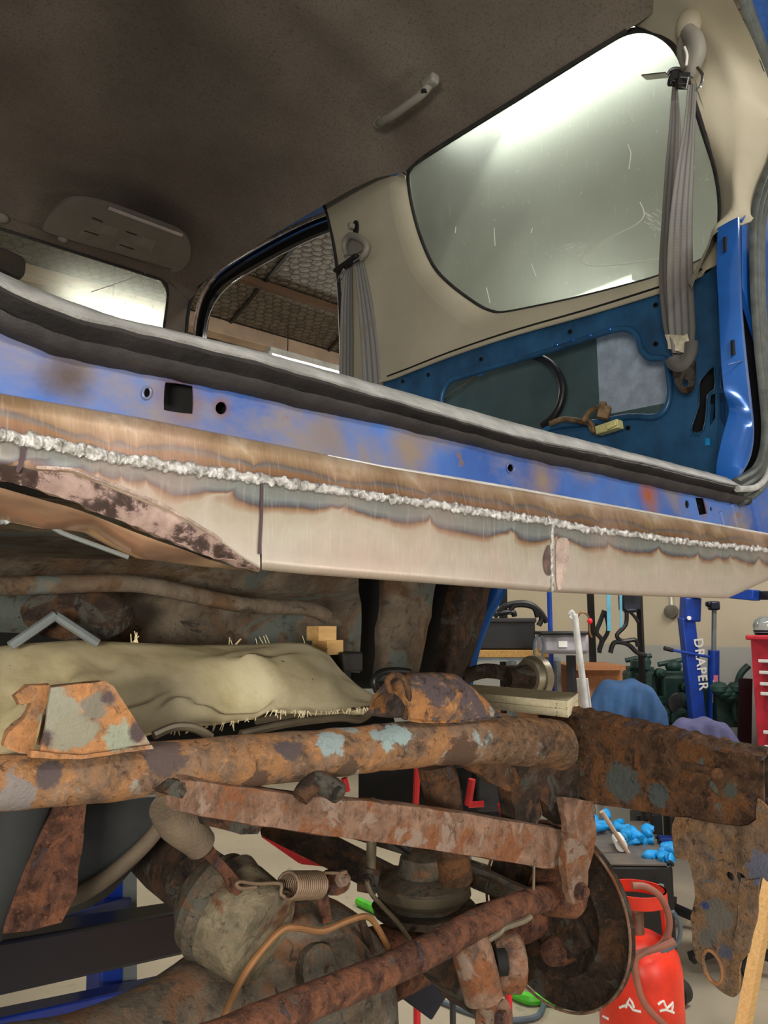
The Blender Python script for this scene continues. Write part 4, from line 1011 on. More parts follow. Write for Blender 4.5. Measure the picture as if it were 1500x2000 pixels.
# right wheel arch: two lofted tubs, blue outer lip
def arc_band(px_t, px_b, x, w):
    pass
tub1 = [(745, 1120), (745, 1150), (760, 1220), (748, 1290), (740, 1335)]
R_ = []
for i in range(13):
    t = i/12; r = []
    for k in range(17):
        s = k/16
        px = 748+104*s+(-8-22*s)*t*1.0+ (0 if t < .5 else -4)
        dep = 1.22-.12*math.sin(PI*s)**.7
        r.append(P(px, 1120+210*t, y=1.0+dep*.2+ .03*t))
    R_.append(r)
ob('wheel_arch_tub', thick(rough(grid(R_), .006, 14), (.0, .01, 0)), M['arch'], BODY, ang=50, label='mottled brown wheel arch tub')
R_ = []
for i in range(13):
    t = i/12; r = []
    for k in range(11):
        s = k/10; px = 884+79*s-42*t-(14*t*t)*s
        r.append(P(px, 1125+210*t, y=1.34-.05*math.sin(PI*s)))
    R_.append(r)
ob('wheel_arch_liner', thick(rough(grid(R_), .005, 14), (0, .01, 0)), M['rust_dark'], BODY, ang=50, label='dark brown arch liner')
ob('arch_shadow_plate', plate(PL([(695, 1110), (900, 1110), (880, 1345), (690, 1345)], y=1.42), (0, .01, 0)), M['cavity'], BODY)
lip = [(972, 1120), (962, 1165), (945, 1200), (930, 1240), (918, 1280), (906, 1340)]
liR = [(992, 1120), (985, 1162), (962, 1205), (946, 1245), (934, 1285), (922, 1345)]
a_ = smooth(PL(lip, x=1.72), 4); b_ = smooth(PL(liR, x=1.73), 4)
ob('arch_lip', thick(grid([[a, a.lerp(b, .5)+V(0, -.008, 0), b] for a, b in zip(a_, b_)]), (0, .02, 0)), M['blue_gloss'], BODY, ang=50, label='curved blue outer lip of the wheel arch')

# ------------------------------------------------------------------ chassis
CH = thing('chassis_frame', 'rusty vehicle chassis rear end below the raised blue body', 'chassis', (0.85, 1.2, 0.9))
YT_ = .74
ttop = curve([(-80, 1482), (0, 1475), (150, 1466), (300, 1449), (450, 1437), (600, 1427), (750, 1413), (900, 1402), (980, 1398), (1060, 1402), (1130, 1410)])
tbot = curve([(-80, 1598), (0, 1586), (150, 1572), (300, 1556), (450, 1540), (600, 1524), (750, 1505), (850, 1494), (950, 1492), (1060, 1500), (1130, 1510)])
R_ = []
for i in range(90):
    c = -80+1172*i/89
    a = P(c, ttop(c), y=YT_); b = P(c, tbot(c), y=YT_); m = (a+b)/2; r = (a.z-b.z)/2
    R_.append([m+V(0, -math.cos(2*PI*k/28)*r*.95, math.sin(2*PI*k/28)*r) for k in range(28)])
ob('crossmember_tube', rough(rings(R_), .0014, 45), M['rust_tube'], CH, ang=60, label='round rusty cross tube with flakes of blue grey paint')
# left mount bracket: folded shell
fr_pts = PL([(100, 1342), (205, 1331), (222, 1342), (248, 1382), (292, 1452), (150, 1474), (78, 1470), (88, 1420)], y=.715)
bk_pts = [p+V(0.02, .075, -.004) for p in fr_pts]
def shell(front, back, t, open_idx):
    gs = [plate(front, (0, t, 0)), plate(back, (0, -t, 0))]
    n = len(front)
    for i in range(n):
        if i in open_idx: continue
        j = (i+1) % n
        a, b, c, d = front[i], front[j], back[j], back[i]
        nn = (b-a).cross(d-a).normalized()*t
        cen = sum(front, V(0, 0, 0))/n
        if nn.dot(cen-a) < 0: nn = -nn
        gs.append(([a, b, c, d, a+nn, b+nn, c+nn, d+nn], [(0, 1, 2, 3), (4, 5, 6, 7), (0, 1, 5, 4), (1, 2, 6, 5), (2, 3, 7, 6), (3, 0, 4, 7)]))
    return gs
gs = shell(fr_pts, bk_pts, .004, (4, 5, 6, 7))
gs = [subdiv(g, mx=.012, amp=.0016, freq=60) for g in gs]
MB = ob('body_mount', gs, M['rust_bright'], CH, ang=50, label='boxy orange rusted mounting bracket on the left of the tube')
lipg = plate(PL([(28, 1362), (58, 1338), (100, 1340), (92, 1380), (72, 1420), (66, 1472), (38, 1470), (12, 1458), (20, 1430), (48, 1400), (62, 1372), (40, 1378)], y=.735), (0, .012, 0))
ob('bracket_lip', subdiv(lipg, mx=.012, amp=.003, freq=50), M['rust_bright'], MB, ang=50, label='curled and torn lip of the bracket')
ob('bracket_foot', subdiv(plate(PL([(60, 1466), (150, 1476), (296, 1455), (300, 1462), (150, 1484), (60, 1480)], y=.708), (0, .01, 0)), mx=.012, amp=.0012, freq=60), M['rust_bright'], MB, ang=50)
# right saddle mount
R_ = []
for i in range(25):
    t = i/24
    px = 762+185*t
    top = lerp([762, 775, 800, 850, 885, 910, 930, 947], [1345, 1322, 1314, 1312, 1316, 1340, 1368, 1398], px)
    bot = lerp([762, 800, 860, 947], [1406, 1410, 1410, 1402], px)
    a = P(px, top, y=YT_+.01); b = P(px, bot, y=YT_-.025); h = max(a.z-b.z, .003)
    ctr = V(a.x, YT_+.012, b.z)
    r = []
    for k in range(17):
        th = PI*k/16; r.append(ctr+V(.0, -math.cos(th)*.040, math.sin(th)**.8*h))
    R_.append(r)
g = grid(R_)
vv, ff = g; N = len(vv)
inner = [p+V(0, .004 if p.y < YT_+.012 else -.004, -.004) for p in vv]
ff2 = list(ff)+[tuple(N+i for i in q[::-1]) for q in ff]
for k in range(16): ff2.append((k, k+1, N+k+1, N+k))
ob('saddle_mount', rough((list(vv)+inner, ff2), .0014, 60), rust('rust_flaking_saddle', dark=(58, 48, 44), mid=(84, 74, 70), orange=(168, 112, 62), paint=(150, 142, 128), o_at=.5, p_at=.68, s_at=.53, sc=13, seed=3.3), CH, ang=50, label='half round saddle mount with flaking orange paint')
ob('saddle_ring', tube(PL([(762, 1352), (756, 1330), (770, 1318), (786, 1324), (796, 1345), (798, 1372), (790, 1405)], y=YT_-.02), [.004]*7, 8, 4), M['rust_brown'], CH)
# rail
XR = 1.134
rt_ = PL([(1050, 1384), (1120, 1397), (1250, 1425), (1400, 1462), (1490, 1482)], x=XR)
rb_ = PL([(1490, 1628), (1440, 1622), (1318, 1597), (1200, 1575), (1120, 1566), (1050, 1552)], x=XR)
gs = [subdiv(plate(rt_+rb_, (.005, 0, 0)), mx=.02, amp=.0018, freq=50)]
te = smooth(rt_, 4)
gs.append(subdiv(grid([[p+V(-.002, 0, .002), p+V(.03, 0, .004), p+V(.065, 0, .002)] for p in te]), mx=.015, amp=.003, freq=60))
gs.append(subdiv(thick(grid([[p, p+V(.065, 0, 0)] for p in smooth(rb_, 3)]), (0, 0, .004)), mx=.03, amp=.001))
gs.append(subdiv(plate([p+V(.06, 0, 0) for p in rt_+rb_], (.005, 0, 0)), mx=.03, amp=.001))
RL = ob('side_rail', gs, M['rust_brown'], CH, ang=50, label='deep brown rusted box rail running towards the viewer')
ob('rail_crust', subdiv(thick(grid([[p+V(-.004, 0, -.002), p+V(.012, 0, .006), p+V(.04, 0, .005)] for p in te[2:]]), (0, 0, .004)), mx=.006, amp=.004, freq=90), M['rust_brown'], RL, ang=30)
ob('rail_bolt', [tube(PL([(1335, 1495), (1400, 1508)], x=XR-.006), .006, 8), lathe(P(1402, 1510, x=XR-.010), (-1, -.3, 0), [(0, .008), (.006, .008), (.006, .003)], 12)], M['rust_brown'], RL)
# end gusset right of the rail end
ob('end_plate', subdiv(plate(PL([(1474, 1488), (1560, 1470), (1560, 1750), (1500, 1720), (1474, 1700)], x=XR+.055), (.005, 0, 0)), mx=.02, amp=.003), M['rust_dark'], CH, ang=50)
# hanging shackle plate
hp = smooth(PL([(1318, 1596), (1380, 1606), (1440, 1614), (1476, 1600), (1480, 1560), (1510, 1600), (1540, 1640), (1520, 1716), (1498, 1722), (1484, 1712), (1478, 1760), (1466, 1830), (1458, 1862), (1446, 1880), (1446, 1915), (1436, 1942), (1424, 1945), (1402, 1934), (1378, 1905), (1358, 1870), (1352, 1840), (1350, 1790), (1358, 1752), (1352, 1712), (1342, 1680), (1318, 1672), (1314, 1630)], x=XR-.012), 2, True)
h1 = ell(P(1392, 1888, x=XR-.012), P(1404, 1905, x=XR-.012)-P(1392, 1888, x=XR-.012)+V(0, 0, -.010), (P(1408, 1878, x=XR-.012)-P(1392, 1888, x=XR-.012))*.9, 20)
h2 = ell(P(1424, 1712, x=XR-.012), V(0, .007, 0), V(0, 0, .006), 8)
h3 = ell(P(1445, 1716, x=XR-.012), V(0, .008, 0), V(0, 0, .008), 10)
SP = ob('shackle_plate', subdiv(plate(hp, (.006, 0, 0), [h1, h2, h3]), mx=.014, amp=.0028, freq=45), M['rust_bright'], CH, ang=40, label='holed and wasted hanging plate ending in a loop')
SP.data.materials[0] = rust('rust_wasted_plate', dark=(84, 66, 54), mid=(142, 112, 88), orange=(168, 126, 86), paint=(112, 118, 128), scale_c=(70, 54, 48), o_at=.53, p_at=.64, s_at=.66, sc=20, seed=6.6, bump=1.0,
    spots=[(P(1400, 1790, x=XR-.012), .024, (138, 134, 126)), (P(1383, 1830, x=XR-.012), .016, (134, 130, 124)), (P(1376, 1768, x=XR-.012), .005, (80, 94, 150)), (P(1418, 1862, x=XR-.012), .012, (112, 116, 134)), (P(1490, 1700, x=XR-.012), .022, (132, 136, 158))])
ob('plate_flange', subdiv(plate(PL([(1446, 1722), (1482, 1716), (1478, 1780), (1464, 1850), (1440, 1862), (1432, 1850), (1440, 1790)], x=XR-.018), (.004, 0, 0)), mx=.015, amp=.004, freq=50), SP.data.materials[0], SP, ang=40)
ob('plate_rim', tube([p-V(.001, 0, 0) for p in h1], .0026, 8, closed=True), M['rust_bright'], SP)
# tapered lower arm
aL = [P(352, 1553, y=.70), P(600, 1590, y=.74), P(850, 1620, y=.77), P(1110, 1662, y=.80)]
hh = [.030, .040, .053, .066]
R_ = []
pts = smooth(aL, 10); 
for i, p in enumerate(pts):
    h = lerp([0, 1/3, 2/3, 1], hh, i/(len(pts)-1))/2
    R_.append([p+V(0, .03, h), p+V(0, .012, h+.002), p+V(0, 0, h-.001), p+V(0, -.001, h*.3), p+V(0, 0, -h*.5), p+V(0, 0, -h), p+V(0, .012, -h-.002), p+V(0, .03, -h)])
LA = ob('lower_arm', rough(rings(R_), .0022, 40), M['rust_arm'], CH, ang=50, label='long flat pinkish rusted arm below the cross tube')
ob('arm_end', subdiv(plate(PL([(345, 1525), (362, 1530), (366, 1548), (356, 1562), (330, 1556), (318, 1548)], y=.70), (0, .02, 0)), mx=.01, amp=.003), M['rust_dark'], LA)
ob('arm_tab', subdiv(plate(PL([(388, 1582), (520, 1600), (505, 1630), (470, 1632), (400, 1612)], y=.74), (0, .01, 0)), mx=.02, amp=.002), M['rust_dark'], LA)
# stub pipe
g = tube(PL([(585, 1560), (600, 1540), (620, 1528), (640, 1535), (660, 1548)], y=.715), [.010, .011, .012, .0125, .0125], 14, 5, cap=False)
ob('stub_pipe', [rough(g, .0006, 90), tube(PL([(640, 1535), (662, 1549)], y=.715), .008, 12)], M['rust_dark'], CH, ang=60, label='short bent open pipe stub')
ob('pipe_mouth', lathe(P(657, 1548, y=.705), (P(662, 1551, y=.70)-P(640, 1537, y=.715)), [(0, .008), (.002, .008)], 14), M['cavity'], CH)
# gussets between tube, post and rail
ob('gusset', subdiv(plate(PL([(880, 1480), (960, 1480), (1010, 1500), (1018, 1520), (1002, 1548), (985, 1546), (950, 1520), (915, 1500)], y=.79), (0, .01, 0)), mx=.015, amp=.004, freq=40), M['rust_brown'], CH, ang=40)
ob('gusset', subdiv(plate(PL([(1000, 1480), (1150, 1490), (1140, 1600), (1110, 1612), (1090, 1600), (1078, 1590), (1070, 1575), (1055, 1560), (1060, 1590), (1040, 1625), (1010, 1610), (1000, 1560)], y=.80), (0, .03, 0)), mx=.015, amp=.004, freq=40), M['rust_dark'], CH, ang=40)
HB = ob('hanger_bracket', subdiv(plate(PL([(1100, 1556), (1160, 1566), (1164, 1640), (1150, 1700), (1146, 1748), (1136, 1762), (1120, 1766), (1110, 1740), (1104, 1690), (1110, 1640)], y=.775), (0, .012, 0)), mx=.012, amp=.003, freq=45), M['rust_arm'], CH, ang=40, label='upright hanger bracket at the right end of the arm')
ob('hanger_bolt', [lathe(P(1131, 1740, y=.775), (0, -1, 0), [(0, .013), (.006, .013), (.008, .009), (.014, .009)], 16)], M['rust_red'], HB)
ob('cotter_wire', tube(PL([(1043, 1690), (1042, 1738)], y=.79), .0022, 6), M['line_grey'], CH)
# pipes along the tube
ob('brake_pipe', [tube(PL([(300, 1436), (340, 1420), (380, 1422), (412, 1440)], y=.80), .005, 8, 5)], M['line_grey'], CH)
ob('brake_pipe', [tube(PL([(470, 1434), (560, 1414), (660, 1402), (705, 1405), (740, 1380), (780, 1372)], y=.84), .005, 8, 5)], M['line_grey'], CH)
ob('brake_pipe', [tube(PL([(500, 1408), (600, 1392), (700, 1388), (770, 1378)], y=.88), .005, 8, 5)], M['line_grey'], CH)

# ------------------------------------------------------------------ axle
AX = thing('rear_axle', 'greasy rear axle with brake backplate hanging under the rusty chassis', 'axle', (0.8, 1.0, 0.75))
ya = .95
# differential housing: lofted body
def blob(rows, y, depth, seg=28):
    R = []
    for (x0, y0, x1, y1) in rows:
        a = P(x0, y0, y=y); b = P(x1, y1, y=y); c = (a+b)/2; h = (b-a)/2; r = h.length
        R.append([c+h*math.cos(2*PI*k/seg)+V(0, -1, 0)*math.sin(2*PI*k/seg)*r*depth for k in range(seg)])
    return R
rows_ = [(350, 1850, 470, 1690), (380, 1885, 520, 1715), (410, 1950, 590, 1735), (460, 2040, 660, 1760), (540, 2110, 705, 1800), (620, 2150, 730, 1850), (690, 2160, 735, 1920)]
R0 = blob(rows_, ya, .9)
from itertools import chain
def refine(R, n=4):
    out = []
    cols = [smooth([r[k] for r in R], n) for k in range(len(R[0]))]
    return [[cols[k][i] for k in range(len(cols))] for i in range(len(cols[0]))]
DH = ob('differential_housing', rough(rings(refine(R0)), .003, 25), M['cast'], AX, ang=60, label='bulky greasy brown differential casting')
ob('pinion_flange', [lathe(P(418, 1762, y=ya-.02), (P(380, 1735, y=ya+.02)-P(430, 1770, y=ya-.02)), [(-.03, .062), (-.012, .068), (-.012, .060), (.004, .062), (.012, .055), (.03, .040)], 36)], M['cast'], DH, ang=35)
ob('flange_face', lathe(P(418, 1762, y=ya-.02), (P(380, 1735, y=ya+.02)-P(430, 1770, y=ya-.02)), [(-.085, .058), (-.03, .064), (-.012, .06)], 32), rust('pale_scraped_face', dark=(90, 80, 62), mid=(124, 112, 88), orange=(112, 70, 44), paint=(130, 122, 98), sc=14, seed=8.2), DH)
fl_ = []
for k in range(6):
    th = k*PI/3+.4; ax_ = (P(380, 1735, y=ya+.02)-P(430, 1770, y=ya-.02)).normalized(); s1 = V(0, 0, 1).cross(ax_).normalized(); s2 = ax_.cross(s1)
    c = P(418, 1762, y=ya-.02)+(s1*math.cos(th)+s2*math.sin(th))*.055
    fl_.append(lathe(c, ax_, [(-.018, .006), (-.008, .006)], 6))
ob('flange_bolt', fl_, M['rust_dark'], DH)
ob('propeller_shaft', tube([P(395, 1728, y=ya+.02), P(330, 1680, y=ya+.16), P(285, 1640, y=ya+.30), P(240, 1600, y=ya+.5)], [.044, .046, .046, .045], 24), M['rust_dark'], AX, label='dark propeller shaft going forward from the flange')
ob('axle_tube', [rough(tube([P(-60, 2140, y=.80), P(150, 2085, y=.85), P(330, 2004, y=.9), P(480, 1920, y=ya)], [.05, .05, .055, .075], 24, 5), .002, 30)], M['cast'], AX, ang=60, label='left axle tube running along the bottom edge')
ob('axle_tube', [rough(tube([P(700, 1900, y=1.0), P(900, 1830, y=1.0), P(1040, 1788, y=1.0), P(1130, 1770, y=1.0)], [.06, .045, .042, .045], 24, 5), .002, 30)], M['rust_red'], AX, ang=60, label='right axle tube going to the backplate')
ob('cover_rib', tube([P(706, 1800, y=ya-.08), P(722, 1850, y=ya-.07), P(726, 1920, y=ya-.07), P(715, 2010, y=ya-.08)], .006, 8, 4), M['rust_dark'], DH)
for g_ in [lathe(P(470, 1800, y=ya-.085), (.1, -1, .1), [(-.02, .024), (.006, .022), (.008, .012), (.012, .012)], 18), lathe(P(620, 1890, y=ya-.09), (.1, -1, .2), [(-.03, .03), (.004, .028)], 20)]:
    ob('housing_boss', g_, M['cast'], DH)
# backplate + drum, axis X
XBk = 1.27
bc = P(1085, 1782, x=XBk)
prof = [(a_, b_*1.03) for a_, b_ in [(-.02, .02), (-.02, .04), (-.004, .05), (.0, .085), (-.010, .096), (-.016, .104), (-.012, .112), (-.001, .122), (.002, .146), (-.002, .150), (-.006, .157), (-.002, .160), (.006, .161), (.008, .158), (.008, .02)]]
BK = ob('brake_backplate', rough(lathe(bc, (1, .0, 0), prof, 72), .0012, 40), M['rust_dark'], AX, ang=60, label='round dished brake backplate, dark and rusty')
ob('backplate_rim', tube(ell(bc-V(.010, 0, 0), V(0, .165, 0), V(0, 0, .165), 60), .0026, 8, closed=True), M['rust_arm'], BK)
ob('wheel_cylinder', rough(lathe(bc+V(-.01, -.02, -.055), (1, 0, 0), [(-.045, .010), (-.04, .020), (-.02, .026), (.02, .03)], 20), .002, 60), M['rust_red'], BK)
ob('adjuster_boss', subdiv(plate([bc+V(-.03, y_, z_) for y_, z_ in [(-.09, -.03), (-.05, -.06), (.01, -.05), (.03, .0), (.0, .04), (-.05, .03)]], (.02, 0, 0)), mx=.012, amp=.004), M['rust_dark'], BK, ang=40)
ob('backplate_bolt', [lathe(bc+V(-.005, math.cos(t)*.072, math.sin(t)*.072), (-1, 0, 0), [(0, .009), (.012, .009)], 6) for t in (0.4, 1.6, 2.8, 4.0, 5.2)], M['rust_dark'], BK)
# lateral rod
rp_ = [P(380, 2050, y=.70), P(560, 1975, y=.73), P(800, 1875, y=.77), P(950, 1795, y=.80), P(1075, 1748, y=.83)]
PR = ob('lateral_rod', rough(tube(rp_, [.018, .0185, .0195, .020, .020], 20, 10), .0014, 60), M['rust_red'], AX, ang=60, label='long rough rusted rod crossing the bottom of the picture')
ob('rod_eye', lathe(P(1090, 1742, y=.84), (0, -1, .2), [(-.035, .035), (-.03, .038), (.03, .038), (.035, .034)], 24), M['rust_red'], PR)
ob('rod_clamp', [plate(smooth(PL([(790, 1895), (870, 1855), (900, 1850), (880, 1872), (820, 1898), (795, 1903)], y=.79), 2, True), (0, .01, 0))], M['rust_dark'], PR)
# shock absorber
s0 = P(852, 1490, y=.86); s1 = P(893, 1720, y=.86); s2 = P(918, 1850, y=.84); s3 = P(960, 1985, y=.80)
SHK = thing('shock_absorber', 'rusty shock absorber standing between cross tube and axle, passing behind the arm', 'shock absorber', (s3.x, s3.y, s3.z))
ob('shock_body', rough(tube([s0, P(870, 1590, y=.86), s1], [.030, .027, .025], 20, 8), .002, 40), M['rust_brown'], SHK, ang=60)
ob('shock_lower_body', rough(tube([P(905, 1800, y=.82), P(925, 1870, y=.80), P(945, 1950, y=.79)], [.026, .029, .027], 22, 6), .0015, 50), M['rust_arm'], SHK, ang=60, label='fat lower cylinder with brighter rust')
ob('shock_eye', [lathe(P(965, 1990, y=.79), (.3, -1, .1), [(-.02, .02), (-.016, .026), (.016, .026), (.02, .02)], 24), tube([P(945, 1950, y=.79), P(962, 1985, y=.79)], .016, 12)], M['rust_arm'], SHK)
ob('eye_bolt', lathe(P(972, 1992, y=.77), (.3, -1, .1), [(0, .013), (.012, .013), (.013, .008)], 6), M['rust_red'], SHK)
ob('shock_shroud', subdiv(plate(smooth(PL([(836, 1862), (890, 1868), (920, 1930), (945, 1980), (930, 1985), (880, 1930), (850, 1900)], y=.84), 2, True), (0, .05, 0)), mx=.02, amp=.004), M['rust_dark'], SHK, ang=40)
ob('rubber_bush', [rough(lathe(P(992, 1878, y=.83), (.8, -.5, 0), [(-.03, .030), (-.026, .042), (.012, .044), (.02, .036)], 28), .0015, 60)], M['rust_arm'], AX, ang=50, label='round rusty bush beside the shock absorber')
ob('bush_core', lathe(P(972, 1880, y=.80), (.8, -.5, 0), [(-.004, .018), (.012, .018)], 18), M['cavity'], AX)
ob('hose_clip', [tube(PL([(950, 1838), (975, 1822), (985, 1812), (1020, 1800), (1036, 1790)], y=.79), .0045, 8, 4)], M['line_grey'], AX)
# spring seat (coil spring pad)
sc_ = P(828, 1745, y=1.0)
ob('spring_seat', [rough(lathe(sc_+V(0, 0, -.03), (0, 0, 1), [(0, .085), (.012, .088), (.012, .06), (.03, .055), (.034, .075), (.05, .078), (.058, .06), (.062, .045), (.09, .04), (.095, .02)], 36), .002, 40)], M['cast'], AX, ang=40, label='round spring seat with dusty rubber pad')
ob('seat_rubber', lathe(sc_+V(0, 0, -.008), (0, 0, 1), [(0, .070), (.01, .080), (.024, .078), (.028, .05)], 36), plain('dusty_pad_rubber', (92, 82, 66), .8, bump=.3), AX)
ob('link_arm', [subdiv(beam(P(880, 1690, y=1.05), P(1040, 1760, y=.98), .05, .035, n=6), mx=.02, amp=.003), subdiv(beam(P(930, 1720, y=1.0), P(1000, 1748, y=.98), .06, .02, n=4), mx=.02, amp=.002)], M['cast'], AX, ang=40)
# return spring and lever
hp_ = []
cA, cB = P(562, 1730, y=.84), P(622, 1728, y=.86)
axs = (cB-cA).normalized(); s1_ = V(0, 0, 1).cross(axs).normalized(); s2_ = axs.cross(s1_); L_ = (cB-cA).length
for k in range(15*14+1):
    t = k/(15*14); th = t*15*2*PI; hp_.append(cA+axs*L_*t+(s1_*math.cos(th)+s2_*math.sin(th))*.0155)
SPR = thing('return_spring', 'fat little coil spring hooked between lever and axle bracket', 'spring', tuple(cA-V(0, 0, .02)))
ob('coil', tube(hp_, .0021, 6), M['spring_steel'], SPR, ang=80)
for g_ in [tube(PL([(556, 1752), (548, 1745), (550, 1730), (540, 1725), (500, 1726), (470, 1722), (462, 1728), (472, 1735), (500, 1733)], y=.84), .0022, 8, 5), tube(PL([(625, 1706), (640, 1705), (662, 1706), (668, 1714)], y=.86), .0022, 8, 4)]:
    ob('hook_wire', g_, M['spring_steel'], SPR)
LV = ob('valve_lever', subdiv(plate(smooth(PL([(392, 1655), (412, 1645), (430, 1675), (470, 1718), (474, 1738), (462, 1750), (448, 1738), (440, 1715), (400, 1675)], y=.85), 2, True), (0, .008, 0)), mx=.01, amp=.001), M['rust_red'], AX, ang=40)
ob('valve_body', rough(tube([P(325, 1572, y=.83), P(350, 1605, y=.84), P(392, 1650, y=.85)], [.020, .024, .018], 22, 5), .0015, 50), plain('dusty_grey_valve', (112, 98, 82), .7, bump=.4, sc=20), AX, ang=60, label='dusty pale cylinder angled down to the lever')
BRK = ob('valve_bracket', [subdiv(plate(PL([(618, 1750), (640, 1742), (648, 1800), (632, 1806)], y=.88), (0, .004, 0)), mx=.01, amp=.001), subdiv(plate(smooth(PL([(640, 1715), (660, 1702), (682, 1708), (684, 1728), (672, 1745), (645, 1752)], y=.87), 2, True), (0, .015, 0)), mx=.01, amp=.002)], M['rust_red'], AX, ang=40)
ob('bracket_nut', lathe(P(664, 1715, y=.865), (.2, -1, .1), [(0, .011), (.008, .011), (.009, .006), (.014, .006)], 6), M['rust_arm'], BRK)
ob('hose_plate', [plate(PL([(700, 1692), (744, 1702), (734, 1748), (700, 1742)], y=.95), (0, .004, 0)), lathe(P(716, 1718, y=.945), (0, -1, 0), [(0, .008), (.006, .008)], 12)], M['rust_dark'], AX, bevel=.001)
ob('brake_line', tube(PL([(425, 2020), (460, 1935), (500, 1870), (548, 1818), (580, 1812), (630, 1818), (680, 1798), (715, 1790), (735, 1808), (758, 1850)], y=.83), .0042, 8, 5), M['line_copper'], AX, label='ochre brake pipe bent over the housing')
ob('brake_line', tube(PL([(716, 1720), (725, 1745), (745, 1768), (775, 1800), (800, 1835)], y=.92), .0036, 8, 5), M['line_grey'], AX)
ob('brake_hose', tube([P(724, 1560, y=1.0), P(726, 1640, y=.98), P(724, 1700, y=.96)], .008, 10), M['line_grey'], AX)
ob('far_arm', [beam(P(520, 1600, y=1.25), P(800, 1740, y=1.12), .05, .05), beam(P(560, 1580, y=1.3), P(1000, 1720, y=1.15), .02, .03)], M['rust_dark'], AX, bevel=.004)
ob('cable', tube(PL([(660, 1560), (700, 1600), (760, 1640), (810, 1672), (850, 1700)], y=1.02), .0035, 8, 5), M['hose_black'], AX)

# fuel tank and strap, left
FT = thing('fuel_tank', 'dark rounded fuel tank under the left of the cross tube', 'fuel tank', tuple(P(150, 1800, y=1.05)))
R_ = []
for (x0, y0, x1, y1) in [(-120, 1560, -120, 1850), (0, 1550, 0, 1840), (120, 1545, 120, 1810), (200, 1540, 210, 1775), (280, 1535, 268, 1720), (320, 1532, 310, 1650), (338, 1530, 335, 1580)]:
    a = P(x0, y0, y=1.0); b = P(x1, y1, y=1.02); r = []
    h = a.z-b.z
    R_.append([a+V(0, .3, 0), a, a.lerp(b, .35)+V(0, -.02, 0), a.lerp(b, .72)+V(0, -.012, 0), a.lerp(b, .85)+V(0, .006, 0), b+V(0, .03, 0), b+V(0, .3, .03)])
ob('tank_shell', rings(refine(R_)), M['tank'], FT, ang=50)
ob('tank_seam', tube(PL([(-60, 1790), (60, 1775), (160, 1745), (240, 1690), (300, 1630), (325, 1580)], y=.99), .010, 10, 5), plain('dusty_tank_rim', (92, 80, 66), .8, bump=.3), FT)
st_ = PL([(112, 1562), (170, 1560), (160, 1660), (150, 1745), (120, 1800), (60, 1815), (5, 1822), (30, 1740), (70, 1650)], y=.90)
ob('tank_strap', subdiv(plate(st_, (0, .006, 0)), mx=.02, amp=.002, freq=40), M['rust_red'], FT, ang=40, label='rusty tapering strap plate over the tank')
ob('tank_filler', tube([P(40, 1560, y=.93), P(0, 1680, y=.93), P(-60, 1820, y=.93)], .035, 16), M['tank'], FT)

# cloth over the tank area
R_ = []
topc = curve([(-120, 1262), (0, 1262), (60, 1256), (150, 1250), (260, 1255), (380, 1260), (500, 1258), (560, 1254), (600, 1256), (640, 1275), (665, 1308), (700, 1340), (760, 1375)])
botc = curve([(-120, 1480), (0, 1470), (200, 1440), (290, 1430), (340, 1415), (420, 1412), (500, 1400), (530, 1385), (640, 1388), (700, 1380), (760, 1382)])
for i in range(97):
    c = -120+880*i/96; row = []
    for k in range(29):
        t = k/28
        yy = .95-.09*t+.06*(1-t)**4
        py = topc(c)*(1-t)+botc(c)*t
        p = P(c, py, y=yy)
        n1 = mnoise.noise(V(c*.008, t*2.2, 1.3))*.026+mnoise.noise(V(c*.02+t*3, t*4, 5))*.012
        fold_ = -.045*math.exp(-((c-410-160*(t-.5))/60)**2-((t-.62)/.22)**2)+.03*math.exp(-((c-500-200*(t-.5))/50)**2-((t-.55)/.2)**2)
        w = math.sin(PI*min(1, t*1.2+.0))**.5 if t < .9 else 1
        row.append(p+V(0, .6, .9)*(n1+fold_)*min(1, 4*t)*min(1, 5*(1-t)+.2))
    R_.append([row[0]+V(0, .25, -.05)]+row)
tag(ob('dust_sheet', thick(grid(R_), (0, .003, -.003)), M['tarp'], ang=80), 'dirty cream cloth draped over the tank between the chassis rails', 'cloth')
fz = []
for k in range(90):
    c = 290+450*random.random(); p = P(c, botc(c)+1, y=.842)
    fz.append(tube([p, p+V(random.uniform(-.006, .006), 0, -random.uniform(.003, .012))], .0006, 4))
for k in range(16):
    c = random.choice([265, 262, 455, 520, 600, 500])+random.uniform(-8, 8); p = P(c, topc(c), y=1.0)
    fz.append(tube([p, p+V(random.uniform(-.01, .01), 0, random.uniform(.006, .016))], .0007, 4))
o = ob('cloth_fray', fz, M['tarp'], bpy.data.objects['dust_sheet'])
ob('tank_cover_shadow', plate(PL([(300, 1400), (760, 1372), (780, 1440), (300, 1470)], y=.99), (0, .02, 0)), M['cavity'], FT)
